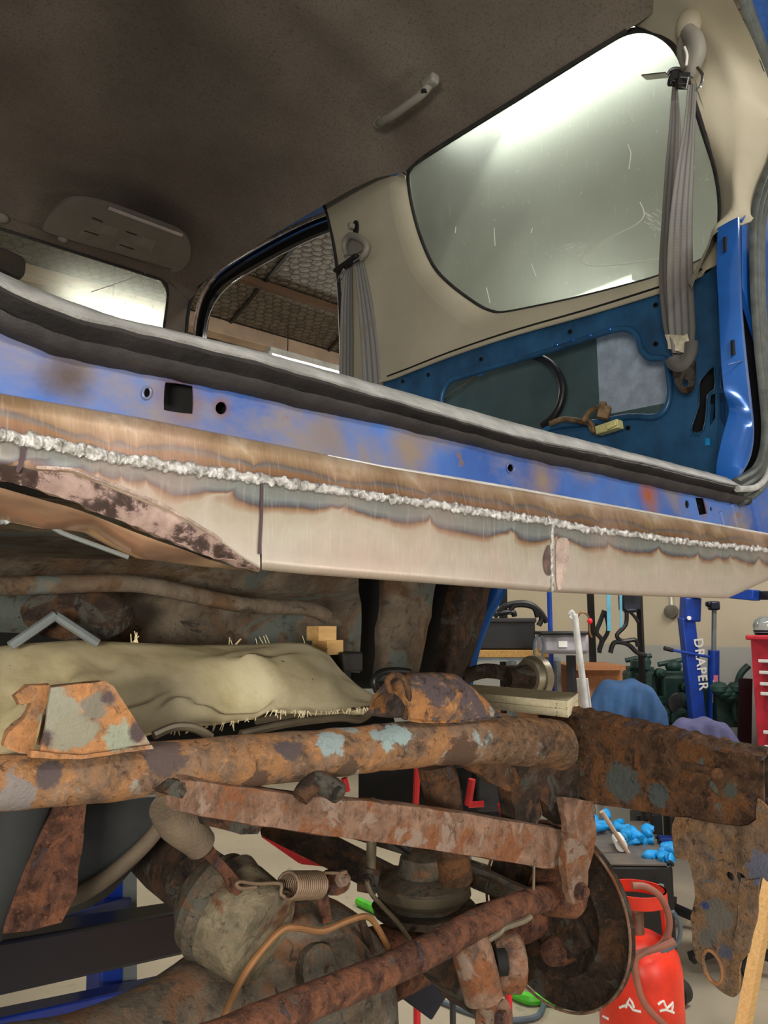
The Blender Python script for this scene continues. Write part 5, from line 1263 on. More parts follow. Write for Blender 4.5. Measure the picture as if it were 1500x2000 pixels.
# wood
p0 = P(630, 1265, y=1.1)
tag(ob('wood_block', box(P(640, 1264, y=1.12), (.040, .04, .026), .12), M['block'], bevel=.001), 'lower of two small pine blocks stacked at the end of the cloth', 'wood block')
tag(ob('wood_block', box(P(628, 1237, y=1.12), (.038, .04, .026), -.05), M['block'], bevel=.001), 'upper small pine block balanced on another one', 'wood block')
tag(ob('rubber_pad', box(P(668, 1292, y=1.12), (.05, .06, .035), .1), M['rubber_dirty'], bevel=.004), 'black rubber pad under the pine blocks', 'pad')
tag(ob('dark_hose', tube(PL([(737, 1350), (731, 1330), (744, 1314), (775, 1310), (800, 1313)], y=.86), .0055, 10, 5), M['hose_black']), 'dark hose looping in front of the saddle mount', 'hose')
zb = P(1110, 1402, d=1.27).z
q1 = P(1110, 1402, z=zb); q0 = P(949, 1384, z=zb); q0 = q1+(q0-q1)*2.1
zt0 = P(1110, 1371, d=1.27).z; wv = P(1130, 1354, z=zt0)-P(1110, 1371, z=zt0)
hb = (zt0-zb)/2
for k, lab in enumerate(['lower of two cream painted boards stacked behind the saddle mount', 'upper of two cream painted boards, dusty on top']):
    z0 = zb+k*(hb+.0004)
    a = V(q0.x, q0.y, z0); b = V(q1.x, q1.y, z0); up_v = V(0, 0, hb)
    g = ([a, b, b+wv, a+wv, a+up_v, b+up_v, b+wv+up_v, a+wv+up_v], [(0, 1, 2, 3), (4, 5, 6, 7), (0, 1, 5, 4), (1, 2, 6, 5), (2, 3, 7, 6), (3, 0, 4, 7)])
    tag(ob('timber_board', g, M['plank'], bevel=.001), lab, 'board')

# old hub behind the boards
HU = thing('spare_hub', 'rusty axle hub with pale brake disc behind the cream boards', 'axle hub', tuple(P(1030, 1380, d=1.9)))
hc = P(1045, 1322, d=1.9); ax_ = V(1, -.1, 0)
ob('brake_disc', lathe(hc, ax_, [(-.03, .02), (-.028, .042), (-.01, .046), (-.01, .052), (.012, .052), (.014, .02)], 40), plain('pale_disc_iron', (150, 142, 122), .4, .6), HU)
ob('hub_body', [tube([hc-V(.02, 0, 0), hc-V(.08, -.02, 0)], [.032, .022], 18), tube(PL([(1000, 1318), (950, 1310), (905, 1322)], d=1.9), .018, 12, 4)], M['rust_dark'], HU)
ob('hub_arm', beam(P(905, 1318, d=2.0), P(1012, 1308, d=1.95), .06, .025), M['cast'], HU, bevel=.006)

# ------------------------------------------------------------------ blue trestle at lower left
TS = thing('lifting_trestle', 'blue trestle with a thick black bar under the car at the lower left', 'trestle', (.9, 1.75, 0))
ob('cross_bar', beam(P(-80, 1890, y=1.35), P(385, 1804, y=1.62), .09, .076, h1=.084), M['navy'], TS, bevel=.006, label='thick near black bar')
pp = P(248, 1700, y=1.75); ob('post', beam((pp.x-.01, pp.y, 0), (pp.x-.04, pp.y, .93), .075, .085, up=(0, 1, 0)), M['stand_blue'], TS, bevel=.006)
pq = P(248, 1700, y=1.75)
ob('post_face', beam((pp.x+.025, pp.y-.045, 0), (pp.x-.02, pp.y-.045, .9), .03, .006, up=(0, 1, 0)), M['grey_steel'], TS)
ob('lower_rail', beam(P(-60, 2014, y=1.42), P(330, 1925, y=1.72), .06, .035), M['stand_blue'], TS, bevel=.004)
ob('upper_rail', beam(P(60, 1812, y=1.5), P(230, 1768, y=1.72), .06, .035), M['stand_blue'], TS, bevel=.004)
ob('foot', box((pp.x, pp.y, .02), (.5, .12, .04)), M['stand_blue'], TS, bevel=.004)

# ------------------------------------------------------------------ right side of the workshop
# red cylinder
gc = P(1252, 1950, d=2.25); gz = P(1252, 1985, d=2.25).z
GC = thing('gas_cylinder', 'bright red cylinder with a slotted collar standing beside the black machine', 'gas cylinder', (gc.x, gc.y, 0))
rg_ = 80/1504*2.25
ztop = P(1252, 1850, d=2.25).z
ob('cylinder_body', lathe((gc.x, gc.y, 0), (0, 0, 1), [(0, rg_*.9), (.03, rg_), (ztop-.06, rg_), (ztop-.02, rg_*.93), (ztop+.01, rg_*.75), (ztop+.03, rg_*.45)], 40), M['red_gas'], GC, ang=60)
zc = P(1252, 1745, d=2.25).z
col = []
for k in range(-8, 40):
    th = 2*PI*k/48+.1
    col.append(th)
def collar(th0, th1, r0, r1, z0, z1, t=.006, n=18):
    R = []
    for i in range(n+1):
        th = th0+(th1-th0)*i/n; c, s = math.cos(th), math.sin(th)
        R.append([V(gc.x+r0*c, gc.y+r0*s, z0), V(gc.x+r1*c, gc.y+r1*s, z1), V(gc.x+(r1-t)*c, gc.y+(r1-t)*s, z1), V(gc.x+(r0-t)*c, gc.y+(r0-t)*s, z0)])
    return rings(R)
ob('collar', [collar(-1.6, -.35, rg_*.8, rg_*.72, ztop-.01, zc), collar(0, 6.28, rg_*.73, rg_*.72, zc-.035, zc, n=40), collar(1.6, 3.2, rg_*.8, rg_*.72, ztop-.01, zc)], M['red_gas'], GC, ang=50)
ob('valve', [tube([(gc.x, gc.y, ztop), (gc.x, gc.y, ztop+.09)], .018, 12), ball((gc.x, gc.y, ztop+.1), (.03, .02, .02), 12)], M['line_grey'], GC)
def on_cyl(px, py, r=rg_+.001):
    k = ray(px, py); ox, oy = -gc.x, -gc.y
    A = k.x*k.x+k.y*k.y; B = 2*(k.x*ox+k.y*oy); C = ox*ox+oy*oy-r*r
    disc = max(B*B-4*A*C, 0); return CO+k*((-B-math.sqrt(disc))/(2*A))
mk = []
for pts in ([(1210, 1968), (1228, 1962), (1236, 1972), (1252, 1976)], [(1222, 1968), (1230, 1950), (1238, 1968)], [(1285, 1962), (1296, 1955), (1302, 1970), (1314, 1958), (1312, 1974)], [(1288, 1975), (1300, 1972), (1316, 1978)], [(1186, 1948), (1196, 1938)], [(1178, 1985), (1188, 1990)]):
    mk.append(tube([on_cyl(*p) for p in pts], .0035, 6, 2))
ob('white_marking', mk, M['paper'], GC)
hs = thing('air_hose', 'brown rubber hose coiled over the red cylinder', 'hose', tuple(P(1260, 1830, d=2.1)))
ob('hose_loop', [tube(PL([(1235, 1730), (1262, 1732), (1290, 1752), (1306, 1790), (1304, 1825), (1285, 1850), (1250, 1862), (1235, 1872)], d=2.05), .009, 10, 6), tube(PL([(1318, 1838), (1290, 1850), (1255, 1862), (1240, 1880), (1246, 1925), (1262, 1965), (1300, 2005)], d=2.02), .009, 10, 6)], M['hose_brown'], hs)
ob('thin_hose', tube(PL([(1314, 1780), (1328, 1805), (1326, 1835), (1312, 1850), (1290, 1858)], d=2.1), .006, 8, 5), M['hose_grey'], hs, label='thin grey hose')
# black machine with gloves
mA = P(1160, 1600, d=2.9); mB = P(1313, 1690, d=2.75)
WM = thing('welding_machine', 'black box shaped machine with blue gloves on its top behind the red cylinder', 'welder', (2.5, 1.35, 0))
tl = P(1190, 1640, d=3.2); tr = P(1278, 1640, d=3.1); fl = P(1180, 1688, d=2.75); frr = P(1314, 1690, d=2.7)
zt = fl.z
def zpt(px, py): return P(px, py, z=zt)
cor = [zpt(1100, 1690), zpt(1314, 1692), zpt(1268, 1606), zpt(1100, 1606)]
g = ([V(p.x, p.y, .08) for p in cor]+[V(p.x, p.y, zt) for p in cor], [(0, 1, 2, 3), (4, 5, 6, 7), (0, 1, 5, 4), (1, 2, 6, 5), (2, 3, 7, 6), (3, 0, 4, 7)])
ob('machine_case', g, M['black'], WM, bevel=.01)
ob('machine_top', ([p+V(0, 0, .001) for p in [cor[0].lerp(cor[1], .05), cor[1].lerp(cor[0], .05), cor[2], cor[3]]]+[p+V(0, 0, .006) for p in [cor[0].lerp(cor[1], .05), cor[1].lerp(cor[0], .05), cor[2], cor[3]]], g[1]), plain('machine_lid', (104, 96, 88), .5), WM)
for i in (0, 1, 2, 3):
    ob('machine_wheel', lathe((cor[i].x, cor[i].y, .04), (1, 0, 0), [(-.02, .04), (.02, .04)], 20), M['rubber'], WM)
ob('socket_plug', tube(PL([(1291, 1728), (1292, 1745)], d=2.68), .010, 8), M['grey_steel'], WM)
ob('lid_grille', [beam(cor[1].lerp(cor[2], t)+V(0, 0, .004), cor[1].lerp(cor[2], t)+V(-.02, .0, .02), .01, .01) for t in [i/9 for i in range(10)]], M['black'], WM)
def crumple(c, r, n, seed, mat, name, label):
    rn = random.Random(seed); gs = []
    for i in range(n):
        p = V(*c)+V(rn.uniform(-r[0], r[0]), rn.uniform(-r[1], r[1]), rn.uniform(0, r[2])); q = p+V(rn.uniform(-.05, .05), rn.uniform(-.05, .05), rn.uniform(-.01, .02)); s = q+V(rn.uniform(-.04, .04), rn.uniform(-.04, .04), rn.uniform(-.02, .01))
        gs.append(rough(tube([p, q, s], [.014, .02, .010], 10, 4), .008, 40))
    return tag(ob(name, gs, mat, ang=80), label, 'glove')
crumple(zpt(1252, 1652)+V(0, 0, .015), (.05, .04, .03), 9, 3, M['blue_glove'], 'nitrile_glove', 'bright blue crumpled glove in the middle of the machine top')
crumple(zpt(1295, 1675)+V(0, 0, .012), (.04, .02, .01), 7, 4, M['blue_glove'], 'nitrile_glove', 'bright blue crumpled glove hanging at the front corner of the machine')
crumple(zpt(1190, 1625)+V(0, 0, .015), (.05, .05, .03), 8, 5, M['blue_glove'], 'nitrile_glove', 'bright blue glove half hidden behind the backplate rim')
tag(ob('paper_roll', tube(PL([(1206, 1636), (1214, 1652)], z=zt+.03), .022, 14), M['paper']), 'small white roll between the blue gloves', 'roll')
ws_a = P(1160, 1575, z=zt+.12); 
tag(ob('leaning_rod', tube([zpt(1228, 1668), P(1175, 1585, z=zt+.16)], .009, 8), M['pale_timber']), 'thin tan rod leaning over the machine top', 'rod')
tag(ob('leaning_batten', beam(V(P(1432, 2010, d=2.3).x, P(1432, 2010, d=2.3).y, .0), P(1520, 1640, d=2.6), .035, .035), M['block']), 'tan wooden batten leaning at the right edge behind the holed plate', 'batten')
# engine crane
dC = 4.3
CRN = thing('engine_crane', 'blue engine crane with white lettering by the cream wall', 'crane', tuple(V(P(1360, 1400, d=dC).x, P(1360, 1400, d=dC).y, 0)))
m0 = P(1340, 1205, d=dC); m1 = P(1362, 1405, d=dC)
dm = (m1-m0).normalized(); mfoot = m0+dm*((m0.z-.12)/(-dm.z))
FR_ = -V(CF.x, CF.y, 0).normalized()
ob('mast', beam(m0, mfoot, .075, .075, up=FR_), M['crane'], CRN, bevel=.006)
ob('mast_head', [beam(P(1349, 1166, d=dC), P(1347, 1212, d=dC), .09, .095, up=FR_)], M['crane'], CRN, bevel=.008)
ob('head_pin', lathe(P(1345, 1207, d=dC-.06), FR_, [(0, .011), (.01, .011)], 16), M['paper'], CRN)
ob('boom', beam(P(1345, 1150, d=dC), P(1478, 1163, d=dC-.35), .07, .055), M['crane'], CRN, bevel=.005)
ob('boom_extension', beam(P(1478, 1163, d=dC-.3), P(1560, 1163, d=dC-.5), .055, .045), M['black'], CRN, bevel=.004)
ob('ram_knuckle', [box(P(1394, 1183, d=dC), (.055, .055, .05), -YAW), box(P(1384, 1180, d=dC), (.03, .04, .03), -YAW)], M['navy'], CRN, bevel=.01)
ob('ram_rod', tube(PL([(1395, 1190), (1394, 1272)], d=dC), .013, 12), M['grey_steel'], CRN)
ob('ram_cylinder', [tube(PL([(1394, 1270), (1392, 1460)], d=dC), .031, 18)], M['crane'], CRN)
ob('pump_handle', tube(PL([(1298, 1267), (1385, 1283)], d=dC-.04), .008, 10), M['crane'], CRN)
ob('handle_grip', tube(PL([(1297, 1266), (1314, 1270)], d=dC-.04), .012, 10), M['black'], CRN)
ob('ram_label', beam(P(1397, 1328, d=dC-.03), P(1396, 1372, d=dC-.03), .024, .003, up=FR_), M['paper'], CRN)
ob('ram_sticker', beam(P(1398, 1319, d=dC-.031), P(1398, 1333, d=dC-.031), .024, .003, up=FR_), M['pink_paper'], CRN)
for sx in (-1, 1):
    ob('leg', beam(mfoot+V(0, 0, -.04), mfoot+V(sx*.2, .3, -.04), .07, .06), M['crane'], CRN, bevel=.005)
ft = bpy.data.curves.new('lettering', 'FONT'); ft.body = 'DRAPER'; ft.size = .072; ft.offset = .0012; ft.extrude = .0012; ft.align_x = 'LEFT'; ft.align_y = 'CENTER'; ft.space_character = 1.15
ft.materials.append(M['paper'])
lo0 = bpy.data.objects.new('lettering_source', ft); COL.objects.link(lo0)
bpy.context.view_layer.update()
lme = bpy.data.meshes.new_from_object(lo0.evaluated_get(bpy.context.evaluated_depsgraph_get()))
bpy.data.objects.remove(lo0)
lo = bpy.data.objects.new('lettering', lme); COL.objects.link(lo)
tx = dm; ty = FR_.cross(tx).normalized(); tz = tx.cross(ty).normalized()
if tz.dot(FR_) < 0: ty = -ty; tz = -tz
lp = P(1357, 1246, d=dC)+FR_*.042
lo.parent = CRN
ml = Matrix((( tx.x, ty.x, tz.x, 0), (tx.y, ty.y, tz.y, 0), (tx.z, ty.z, tz.z, 0), (0, 0, 0, 1)))
lo.matrix_local = Matrix.Translation(lp-ORG[CRN.name]) @ ml
# red tool chest, facing -X
xc = 3.9
p0 = P(1460, 1240, x=xc)
TC = thing('tool_chest', 'red tool chest with pale drawer handles at the right edge', 'tool chest', (xc+.22, p0.y-.35, 0))
zt_ = p0.z
ob('chest_body', [box((xc+.25, p0.y-.35, zt_/2+.05), (.45, .70, zt_-.1)), box((xc+.22, p0.y-.35, zt_-.012), (.50, .70, .024))], M['red_chest'], TC, bevel=.006)
dy = [(1287, 1303), (1309, 1325), (1331, 1343), (1350, 1388), (1424, 1443), (1452, 1475), (1490, 1520), (1540, 1580)]
for (y0, y1) in dy:
    a = P(1472, y0, x=xc).z; b = P(1472, y1, x=xc).z
    dr = ob('drawer', box((xc+.012, p0.y-.36, (a+b)/2), (.02, .60, a-b)), M['red_chest_dark'], TC, bevel=.002)
    ob('drawer_handle', box((xc-.008, p0.y-.35, a-.008), (.02, .60, .016)), M['white_metal'], dr, bevel=.003)
ob('chest_badge', box((xc-.006, p0.y-.5, P(1472, 1372, x=xc).z), (.004, .16, .04)), M['black'], TC)
ob('castor', [lathe((xc+.1+.3*i, p0.y-.1-.5*j, .05), (1, 0, 0), [(-.015, .05), (.015, .05)], 18) for i in (0, 1) for j in (0, 1)], M['rubber'], TC)
kc = V(xc+.12, P(1496, 1240, x=xc+.12).y, zt_)
KT = thing('glass_kettle', 'small glass kettle standing on the red tool chest', 'kettle', tuple(kc))
ob('kettle_bowl', lathe(kc+V(0, 0, .001), (0, 0, 1), [(0, .045), (.01, .055), (.05, .058), (.075, .045), (.09, .02)], 28), M['kettle'], KT)
ob('kettle_band', lathe(kc+V(0, 0, .0), (0, 0, 1), [(0, .050), (.022, .058), (.024, .05)], 28), M['black'], KT)
# chairs with clothes
def draped(c, w, h, mat, label, dfront, name='work_jacket'):
    pass
def chair(px, topy, d, wpx, mat_cloth, lab_chair, lab_cloth, hpx):
    c = P(px, topy, d=d); r = wpx/1504*d/2
    side = V(CR.x, CR.y, 0).normalized(); fw = V(CF.x, CF.y, 0).normalized()
    base = V(c.x, c.y, 0)
    t = thing('swivel_chair', lab_chair, 'chair', tuple(base))
    zs = c.z-.42
    R = []
    for k in range(9):
        s = k/8; z = c.z-.03-.36*s; ww = (r*.86)*(1-.15*(1-s)**4)
        R.append([base+side*math.cos(a)*ww*1.0+fw*math.sin(a)*.035+V(0, 0, z) for a in [2*PI*i/20 for i in range(20)]])
    ob('backrest', rings(R), M['chair_grey'], t, ang=60)
    ob('seat', lathe(base-fw*.25+V(0, 0, zs-.06), (0, 0, 1), [(0, .13), (.01, .18), (.05, .19), (.07, .15)], 24), M['chair_grey'], t)
    ob('gas_column', tube([base-fw*.25+V(0, 0, .08), base-fw*.25+V(0, 0, zs-.05)], .025, 12), M['dark_steel'], t)
    ob('back_bracket', beam(base-fw*.2+V(0, 0, zs-.04), base+V(0, 0, zs+.1), .05, .02), M['dark_steel'], t)
    for k in range(5):
        an = k*2*PI/5; e = base-fw*.25+V(math.cos(an)*.19, math.sin(an)*.19, .05)
        ob('foot', beam(base-fw*.25+V(0, 0, .10), e, .04, .03), M['black'], t)
    # cloth over the back
    R = []; hh_ = hpx/1504*d
    for i in range(41):
        u = -1+2*i/40; row = []
        arch = (1-abs(u)**3.6)
        for k in range(-8, 17):
            v = k/16
            z = c.z-(1-arch)*hh_*.5
            if k < 0: p = base+side*u*r+fw*(.05)+V(0, 0, z-abs(v)*1.0*hh_)
            else: p = base+side*u*r*(1+.06*v)+fw*(-.05-.02*math.sin(v*3))+V(0, 0, z-v*hh_*1.15*(.7+.3*arch))
            if k == 0: p = base+side*u*r+V(0, 0, z+.012)
            p += fw*(.012*math.sin(u*14+v*3))*min(1, abs(v)*3)+V(0, 0, .006*math.sin(u*9))
            row.append(p)
        R.append(row)
    tag(ob('work_jacket', thick(rough(grid(R), .008, 12), tuple(-fw*.004)), mat_cloth, ang=80), lab_cloth, 'jacket')
    return t
chair(1218, 1331, 3.8, 144, M['denim'], 'grey swivel chair under the blue jacket', 'blue jacket hung over a chair back behind the rusty rail', 100)
chair(1365, 1407, 3.3, 136, M['purple_cloth'], 'grey swivel chair under the faded purple garment', 'faded purple navy garment draped over a low chair at the right', 70)
# bench with toolbox etc
side = V(CR.x, CR.y, 0).normalized(); fw = V(CF.x, CF.y, 0).normalized()
dB = 4.2
def cbox(px0, py0, px1, py1, d, dep, **kw):
    """box standing parallel to the view, given its front face"""
    a = P(px0, py0, d=d); b = P(px1, py1, d=d)
    w = (b-a).dot(side); c = (a+b)/2; c = V(c.x, c.y, c.z)+fw*dep/2
    return box(c, (abs(w), dep, abs(a.z-b.z)), -YAW)
BN = thing('work_bench', 'workbench with ochre top and grey steel frame at the back, under the black toolbox', 'workbench', tuple(V(P(990, 1300, d=dB).x, P(990, 1300, d=dB).y, 0)))
ob('bench_top', cbox(900, 1270, 1075, 1284, dB, .5), M['bench_top'], BN, bevel=.003)
ob('bench_rail', [cbox(900, 1284, 1095, 1292, dB+.01, .04)], M['grey_steel'], BN)
for px in (905, 998, 1085):
    a = P(px, 1290, d=dB+.02); ob('bench_leg', beam((a.x, a.y, 0), (a.x, a.y, a.z), .04, .04, up=(0, 1, 0)), M['grey_steel'], BN)
ob('bench_shelf', cbox(905, 1400, 1085, 1404, dB+.02, .4), M['brown_top'], BN)
TB = thing('black_toolbox', 'large black toolbox on the ochre workbench', 'toolbox', tuple(P(990, 1270, d=dB+.1)))
ob('toolbox_case', cbox(928, 1212, 1046, 1269, dB+.08, .25), M['black'], TB, bevel=.01)
ob('toolbox_lid', cbox(926, 1207, 1048, 1216, dB+.07, .27), plain('toolbox_lid_black', (38, 36, 36), .5), TB, bevel=.006)
KB = thing('cable_tangle', 'tangle of black cable and clamps on the black toolbox', 'cable', tuple(P(990, 1207, d=dB+.15)))
ob('cable_loop', [tube(PL(p, d=dB+.15), .016, 8, 5) for p in ([(965, 1205), (985, 1185), (1010, 1178), (1035, 1180), (1055, 1195), (1068, 1215)], [(995, 1200), (1005, 1182), (1040, 1185), (1050, 1205)], [(968, 1198), (1000, 1195), (1005, 1204)], [(1045, 1190), (1058, 1206), (1052, 1222)])], M['hose_black'], KB)
tag(ob('rack_post', tube([V(P(1074, 1230, d=dB).x, P(1074, 1230, d=dB).y, .0), P(1072, 1130, d=dB)], .013, 8), M['crane']), 'thin blue post behind the cloudy plastic box', 'post')
tag(ob('rack_post', beam(V(P(980, 1200, d=dB+.3).x, P(980, 1200, d=dB+.3).y, 0), P(982, 1130, d=dB+.3), .04, .03, up=(0, 1, 0)), M['black']), 'black post rising behind the black toolbox', 'post')
tag(ob('rack_post', beam(V(P(1154, 1200, d=4.6).x, P(1154, 1200, d=4.6).y, 0), P(1152, 1130, d=4.6), .03, .03, up=(0, 1, 0)), M['black']), 'black post right of the white pole', 'post')
tag(ob('rack_post', beam(V(P(1251, 1300, d=4.6).x, P(1251, 1300, d=4.6).y, 0), P(1247, 1130, d=4.6), .025, .03, up=(0, 1, 0)), M['black']), 'black post between hanging hoses and the blue crane', 'post')
PBX = thing('plastic_box_stand', 'cloudy grey plastic box with a white sticker on a dark post', 'box', tuple(V(P(1115, 1300, d=3.9).x, P(1115, 1300, d=3.9).y, 0)))
ob('plastic_case', cbox(1060, 1238, 1152, 1277, 3.9, .18), M['clear_plastic'], PBX, bevel=.02)
ob('case_lid', cbox(1056, 1233, 1150, 1240, 3.88, .2), M['black'], PBX, bevel=.006)
ob('white_sticker', cbox(1091, 1252, 1108, 1264, 3.893, .004), M['paper'], PBX)
a = P(1115, 1280, d=3.98); ob('stand_post', beam((a.x, a.y, 0), (a.x, a.y, a.z), .035, .035, up=(0, 1, 0)), M['dark_steel'], PBX)
ob('carry_strap', tube(PL([(1050, 1240), (1043, 1260), (1046, 1290), (1056, 1292), (1062, 1262), (1058, 1242)], d=3.85), .006, 8, 4), M['hose_grey'], PBX)
# white pole stand
dP = 3.65
PO = thing('pole_stand', 'white metal pole stand with a hooked head and red knob', 'stand', tuple(V(P(1140, 1400, d=dP).x, P(1140, 1400, d=dP).y, 0)))
a = P(1122, 1200, d=dP); b = P(1147, 1400, d=dP); dd = (b-a).normalized(); fo = a+dd*((a.z)/(-dd.z))
ob('main_pole', tube([a, fo], .0155, 14), M['white_metal'], PO)
ob('side_pole', [tube([P(1128, 1325, d=dP+.03), P(1128, 1325, d=dP+.03)+(fo-b)*.9], .006, 8), tube([P(1146, 1325, d=dP+.03), P(1146, 1325, d=dP+.03)+(fo-b)*.9], .006, 8)], M['white_metal'], PO)
ob('pole_head', [tube(PL([(1112, 1200), (1117, 1194), (1122, 1202), (1127, 1206)], d=dP), .009, 8, 3), beam(P(1113, 1202, d=dP), P(1128, 1212, d=dP), .012, .02)], M['white_metal'], PO)
ob('pole_hook', tube(PL([(1128, 1206), (1134, 1197), (1144, 1198), (1150, 1208), (1152, 1235), (1156, 1245)], d=dP), .0045, 8, 5), M['line_copper'], PO)
ob('red_knob', ball(P(1152, 1213, d=dP), (.013, .013, .015), 12), M['brick_red'], PO)
ob('pole_base', lathe(fo, (0, 0, 1), [(0, .10), (.012, .10), (.016, .03)], 24), M['white_metal'], PO)
# hanging hoses and cyan straps on the wall
for i, (pts, m, r, lab) in enumerate([
    ([(1180, 1192), (1172, 1215), (1165, 1235), (1175, 1250), (1170, 1270)], 'hose_black', .013, 'black hose hanging in a loop, left of the hose bundle'),
    ([(1182, 1195), (1188, 1230), (1176, 1255), (1170, 1275)], 'hose_black', .012, 'black hose hanging straight at the left of the hose bundle'),
    ([(1224, 1195), (1222, 1220), (1205, 1240), (1215, 1252), (1240, 1250), (1246, 1262)], 'hose_black', .013, 'black hose bending to the right against the cream wall'),
    ([(1192, 1275), (1200, 1255), (1225, 1258), (1245, 1275), (1262, 1280)], 'hose_black', .014, 'thick black hose curling over the green engines'),
    ([(1228, 1192), (1240, 1205), (1246, 1215)], 'hose_black', .010, 'short black hose beside the dark post')]):
    tag(ob('hanging_hose', tube(PL(pts, d=4.5), r, 8, 5), M[m]), lab, 'hose')
tag(ob('rack_bar', beam(P(1148, 1148, d=4.45), P(1254, 1148, d=4.45), .03, .04), M['black']), 'black rack bar that the hoses and straps hang from', 'bar')
tag(ob('cyan_strap', beam(P(1188, 1150, d=4.435), P(1190, 1232, d=4.4), .022, .004, up=FR_), plain('pale_cyan_strap', (90, 176, 206), .5)), 'left pale cyan strap hanging among the black hoses', 'strap')
tag(ob('cyan_strap', beam(P(1212, 1150, d=4.435), P(1213, 1225, d=4.4), .014, .004, up=FR_), bpy.data.materials['pale_cyan_strap']), 'right pale cyan strap hanging among the black hoses', 'strap')
tag(ob('wall_lamp', [cbox(1217, 1160, 1252, 1192, 4.5, .1), cbox(1222, 1188, 1246, 1196, 4.49, .06)], M['navy'], bevel=.008), 'dark green box hanging above the hoses', 'box')
SK = tag(ob('wall_socket', lathe(V(WX-.001, P(1313, 1195, x=WX).y, P(1313, 1195, x=WX).z), (-1, 0, 0), [(0, .045), (.03, .042), (.035, .02)], 20), plain('grey_socket', (96, 92, 80), .5)), 'small round grey socket on the cream wall', 'socket')
ob('socket_cable', tube([V(WX-.012, P(1314, 1190, x=WX).y, P(1314, 1190, x=WX).z), V(WX-.012, P(1314, 1190, x=WX).y, 2.2)], .007, 8), M['white_metal'], SK)
# green engines
def engine(px, py0, py1, w, d, label, seed):
    rn = random.Random(seed); c = P(px, (py0+py1)/2, d=d); s = d/1504
    t = thing('green_engine', label, 'engine', (c.x, c.y, 0))
    zt = P(px, py0, d=d).z
    ww = w*s
    ob('engine_block', box((c.x, c.y, (zt-.08)/2+.15), (ww, ww*.8, zt-.38), -YAW), M['green_iron'], t, bevel=.02)
    ob('cylinder_head', box((c.x, c.y, zt-.10), (ww*.9, ww*.6, .09), -YAW), M['green_iron'], t, bevel=.01)
    gs = []
    for k in range(16):
        p = V(c.x, c.y, 0)+side*rn.uniform(-.5, .5)*ww-fw*(ww*.4+rn.uniform(0, .06)); p.z = zt-rn.uniform(.02, .6)
        r0 = rn.uniform(.02, .05)
        gs.append(box(tuple(p), (r0*2, r0*1.6, r0*rn.uniform(1, 2.6)), -YAW+rn.uniform(-.4, .4)) if k % 2 else lathe(p, tuple(-fw), [(-.03, r0), (.02, r0), (.025, r0*.6), (.05, r0*.6)], 14))
    ob('casting_lump', gs, M['green_iron'], t, bevel=.004)['kind'] = 'stuff'
    ob('pulley', [lathe(V(c.x, c.y, zt-.25)-fw*(ww*.42), tuple(-fw), [(0, .06), (.02, .07), (.03, .05), (.05, .07), (.06, .03)], 24)], M['dark_steel'], t)
    ob('carburettor', [ball(V(c.x, c.y, zt-.03)+side*rn.uniform(-.05, .05), (.05, .05, .04), 12), tube([V(c.x, c.y, zt-.02)-side*.08, V(c.x, c.y, zt+.01)+side*.08], .015, 8)], M['green_iron'], t)
    ob('engine_stand', [box((c.x, c.y, .09), (ww*.9, ww*.7, .18), -YAW)], M['dark_steel'], t, bevel=.01)
engine(1250, 1284, 1420, 56, 4.75, 'dark green engine behind the blue jacket, left of three', 1)
engine(1314, 1292, 1420, 56, 4.72, 'dark green engine in the middle of the row beside the blue crane', 2)
engine(1378, 1330, 1420, 44, 4.5, 'dark green engine partly hidden behind the crane mast', 3)
B2_ = thing('low_bench', 'brown topped bench behind the white pole', 'workbench', tuple(V(P(1180, 1310, d=4.2).x, P(1180, 1310, d=4.2).y, 0)))
ob('bench_top', cbox(1110, 1300, 1222, 1309, 4.15, .4), M['brown_top'], B2_)
ob('bench_side', cbox(1112, 1309, 1219, 1480, 4.2, .35), M['brown_top'], B2_)
tag(ob('hanging_hose', tube(PL([(1462, 1300), (1446, 1318), (1438, 1350), (1436, 1385), (1440, 1408)], d=4.2), .018, 8, 5), M['green_iron']), 'dark green hose bulging out beside the red tool chest', 'hose')
tag(ob('black_sheet', beam(V(P(1432, 1440, d=4.1).x, P(1432, 1440, d=4.1).y, 0), P(1456, 1325, d=4.1), .07, .012, up=FR_), M['black']), 'narrow black strip leaning beside the red tool chest', 'strip')
tag(ob('dark_parts_pile', [ball(P(1405+i*11, 1345+(i % 3)*7, d=4.2), (.05, .05, .04), 10) for i in range(5)]+[cbox(1400, 1352, 1450, 1420, 4.22, .2)], M['green_iron']), 'dark green castings on a box to the right of the crane', 'castings')
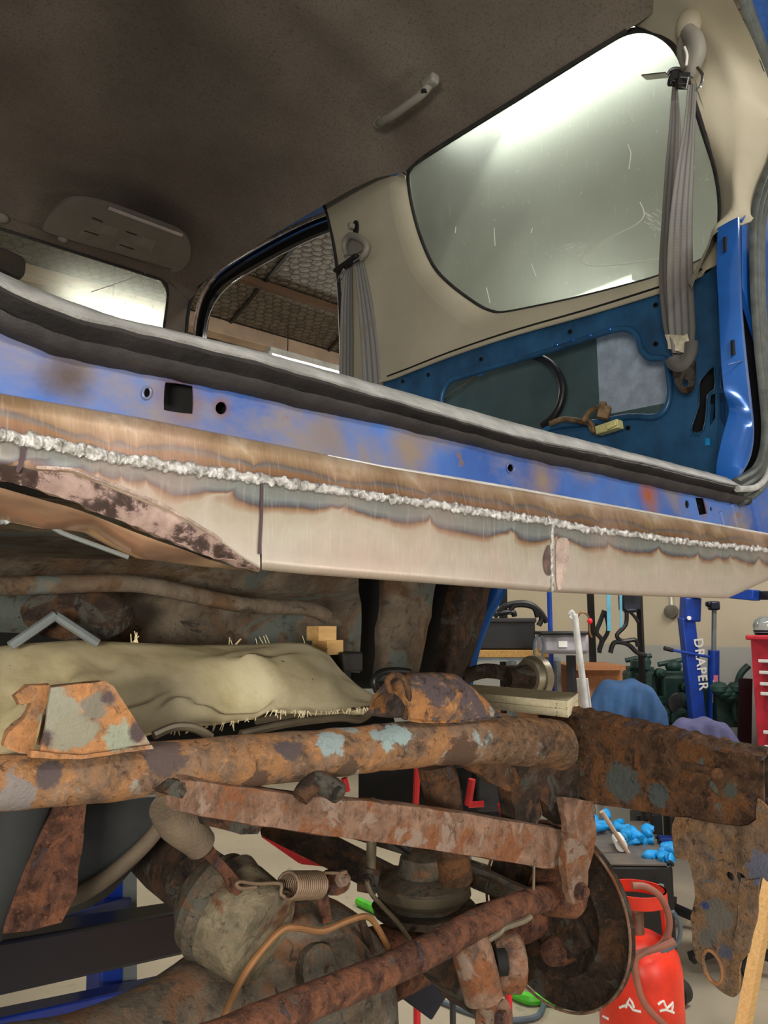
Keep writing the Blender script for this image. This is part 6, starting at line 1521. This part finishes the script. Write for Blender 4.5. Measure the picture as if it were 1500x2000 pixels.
# dark trolley with red frame, behind chassis
dT = 2.0
TR = thing('red_trolley', 'red framed trolley seen behind the shock absorber', 'trolley', tuple(V(P(850, 1560, d=dT).x, P(850, 1560, d=dT).y, 0)))
ob('frame', [tube(PL([(672, 1520), (678, 1545)], d=dT), .009, 8), tube(PL([(815, 1500), (812, 1572)], d=dT), .009, 8), tube(PL([(922, 1522), (914, 1572)], d=dT), .010, 8), tube(PL([(915, 1572), (945, 1570)], d=dT), .008, 8), tube(PL([(978, 1570), (984, 1594)], d=dT), .009, 8)]+[tube([P(px, 1570, d=dT), V(P(px, 1570, d=dT).x, P(px, 1570, d=dT).y, 0.0)], .009, 8) for px in (812, 985)], M['red_tube'], TR)
ob('tray', cbox(700, 1490, 1000, 1500, dT+.1, .3), M['black'], TR)
ob('tray_back', cbox(700, 1500, 1000, 1640, dT+.35, .02), M['cavity'], TR)
ob('tray_bin', [cbox(930, 1508, 985, 1585, dT+.12, .12), cbox(840, 1540, 905, 1590, dT+.12, .12)], M['dark_steel'], TR, bevel=.01)
# red strip and blue bits on floor lower centre
ob('brace', [beam(P(515, 1628, d=dT+.3), P(590, 1680, d=dT+.25), .016, .018), beam(P(590, 1680, d=dT+.25), P(985, 1720, d=dT), .016, .018)], M['red_tube'], TR)
tag(ob('green_hose', tube([P(x, y, z=.02) for x, y in [(700, 1760), (760, 1790), (880, 1860), (1010, 1942), (1060, 1950), (1120, 1955)]], .02, 8, 5), M['hose_green']), 'bright green hose lying on the floor', 'hose')
tag(ob('navy_bar', beam(P(790, 1905, d=1.5), P(862, 1958, d=1.5), .02, .07), M['navy'], bevel=.004), 'dark navy bar end below the lateral rod', 'bar')
tag(ob('floor_stand', tube([P(884, 1950, d=2.0), V(P(884, 1950, d=2.0).x, P(884, 1950, d=2.0).y, 0)], .008, 8), M['dark_steel']), 'thin dark rod standing on the floor below the axle', 'rod')
tag(ob('grey_cable', tube([P(x, y, z=.01) for x, y in [(860, 1955), (920, 1978), (980, 1992), (1050, 1985), (1064, 1945)]], .010, 8, 5), M['hose_grey']), 'thin grey cable trailing on the floor', 'cable')
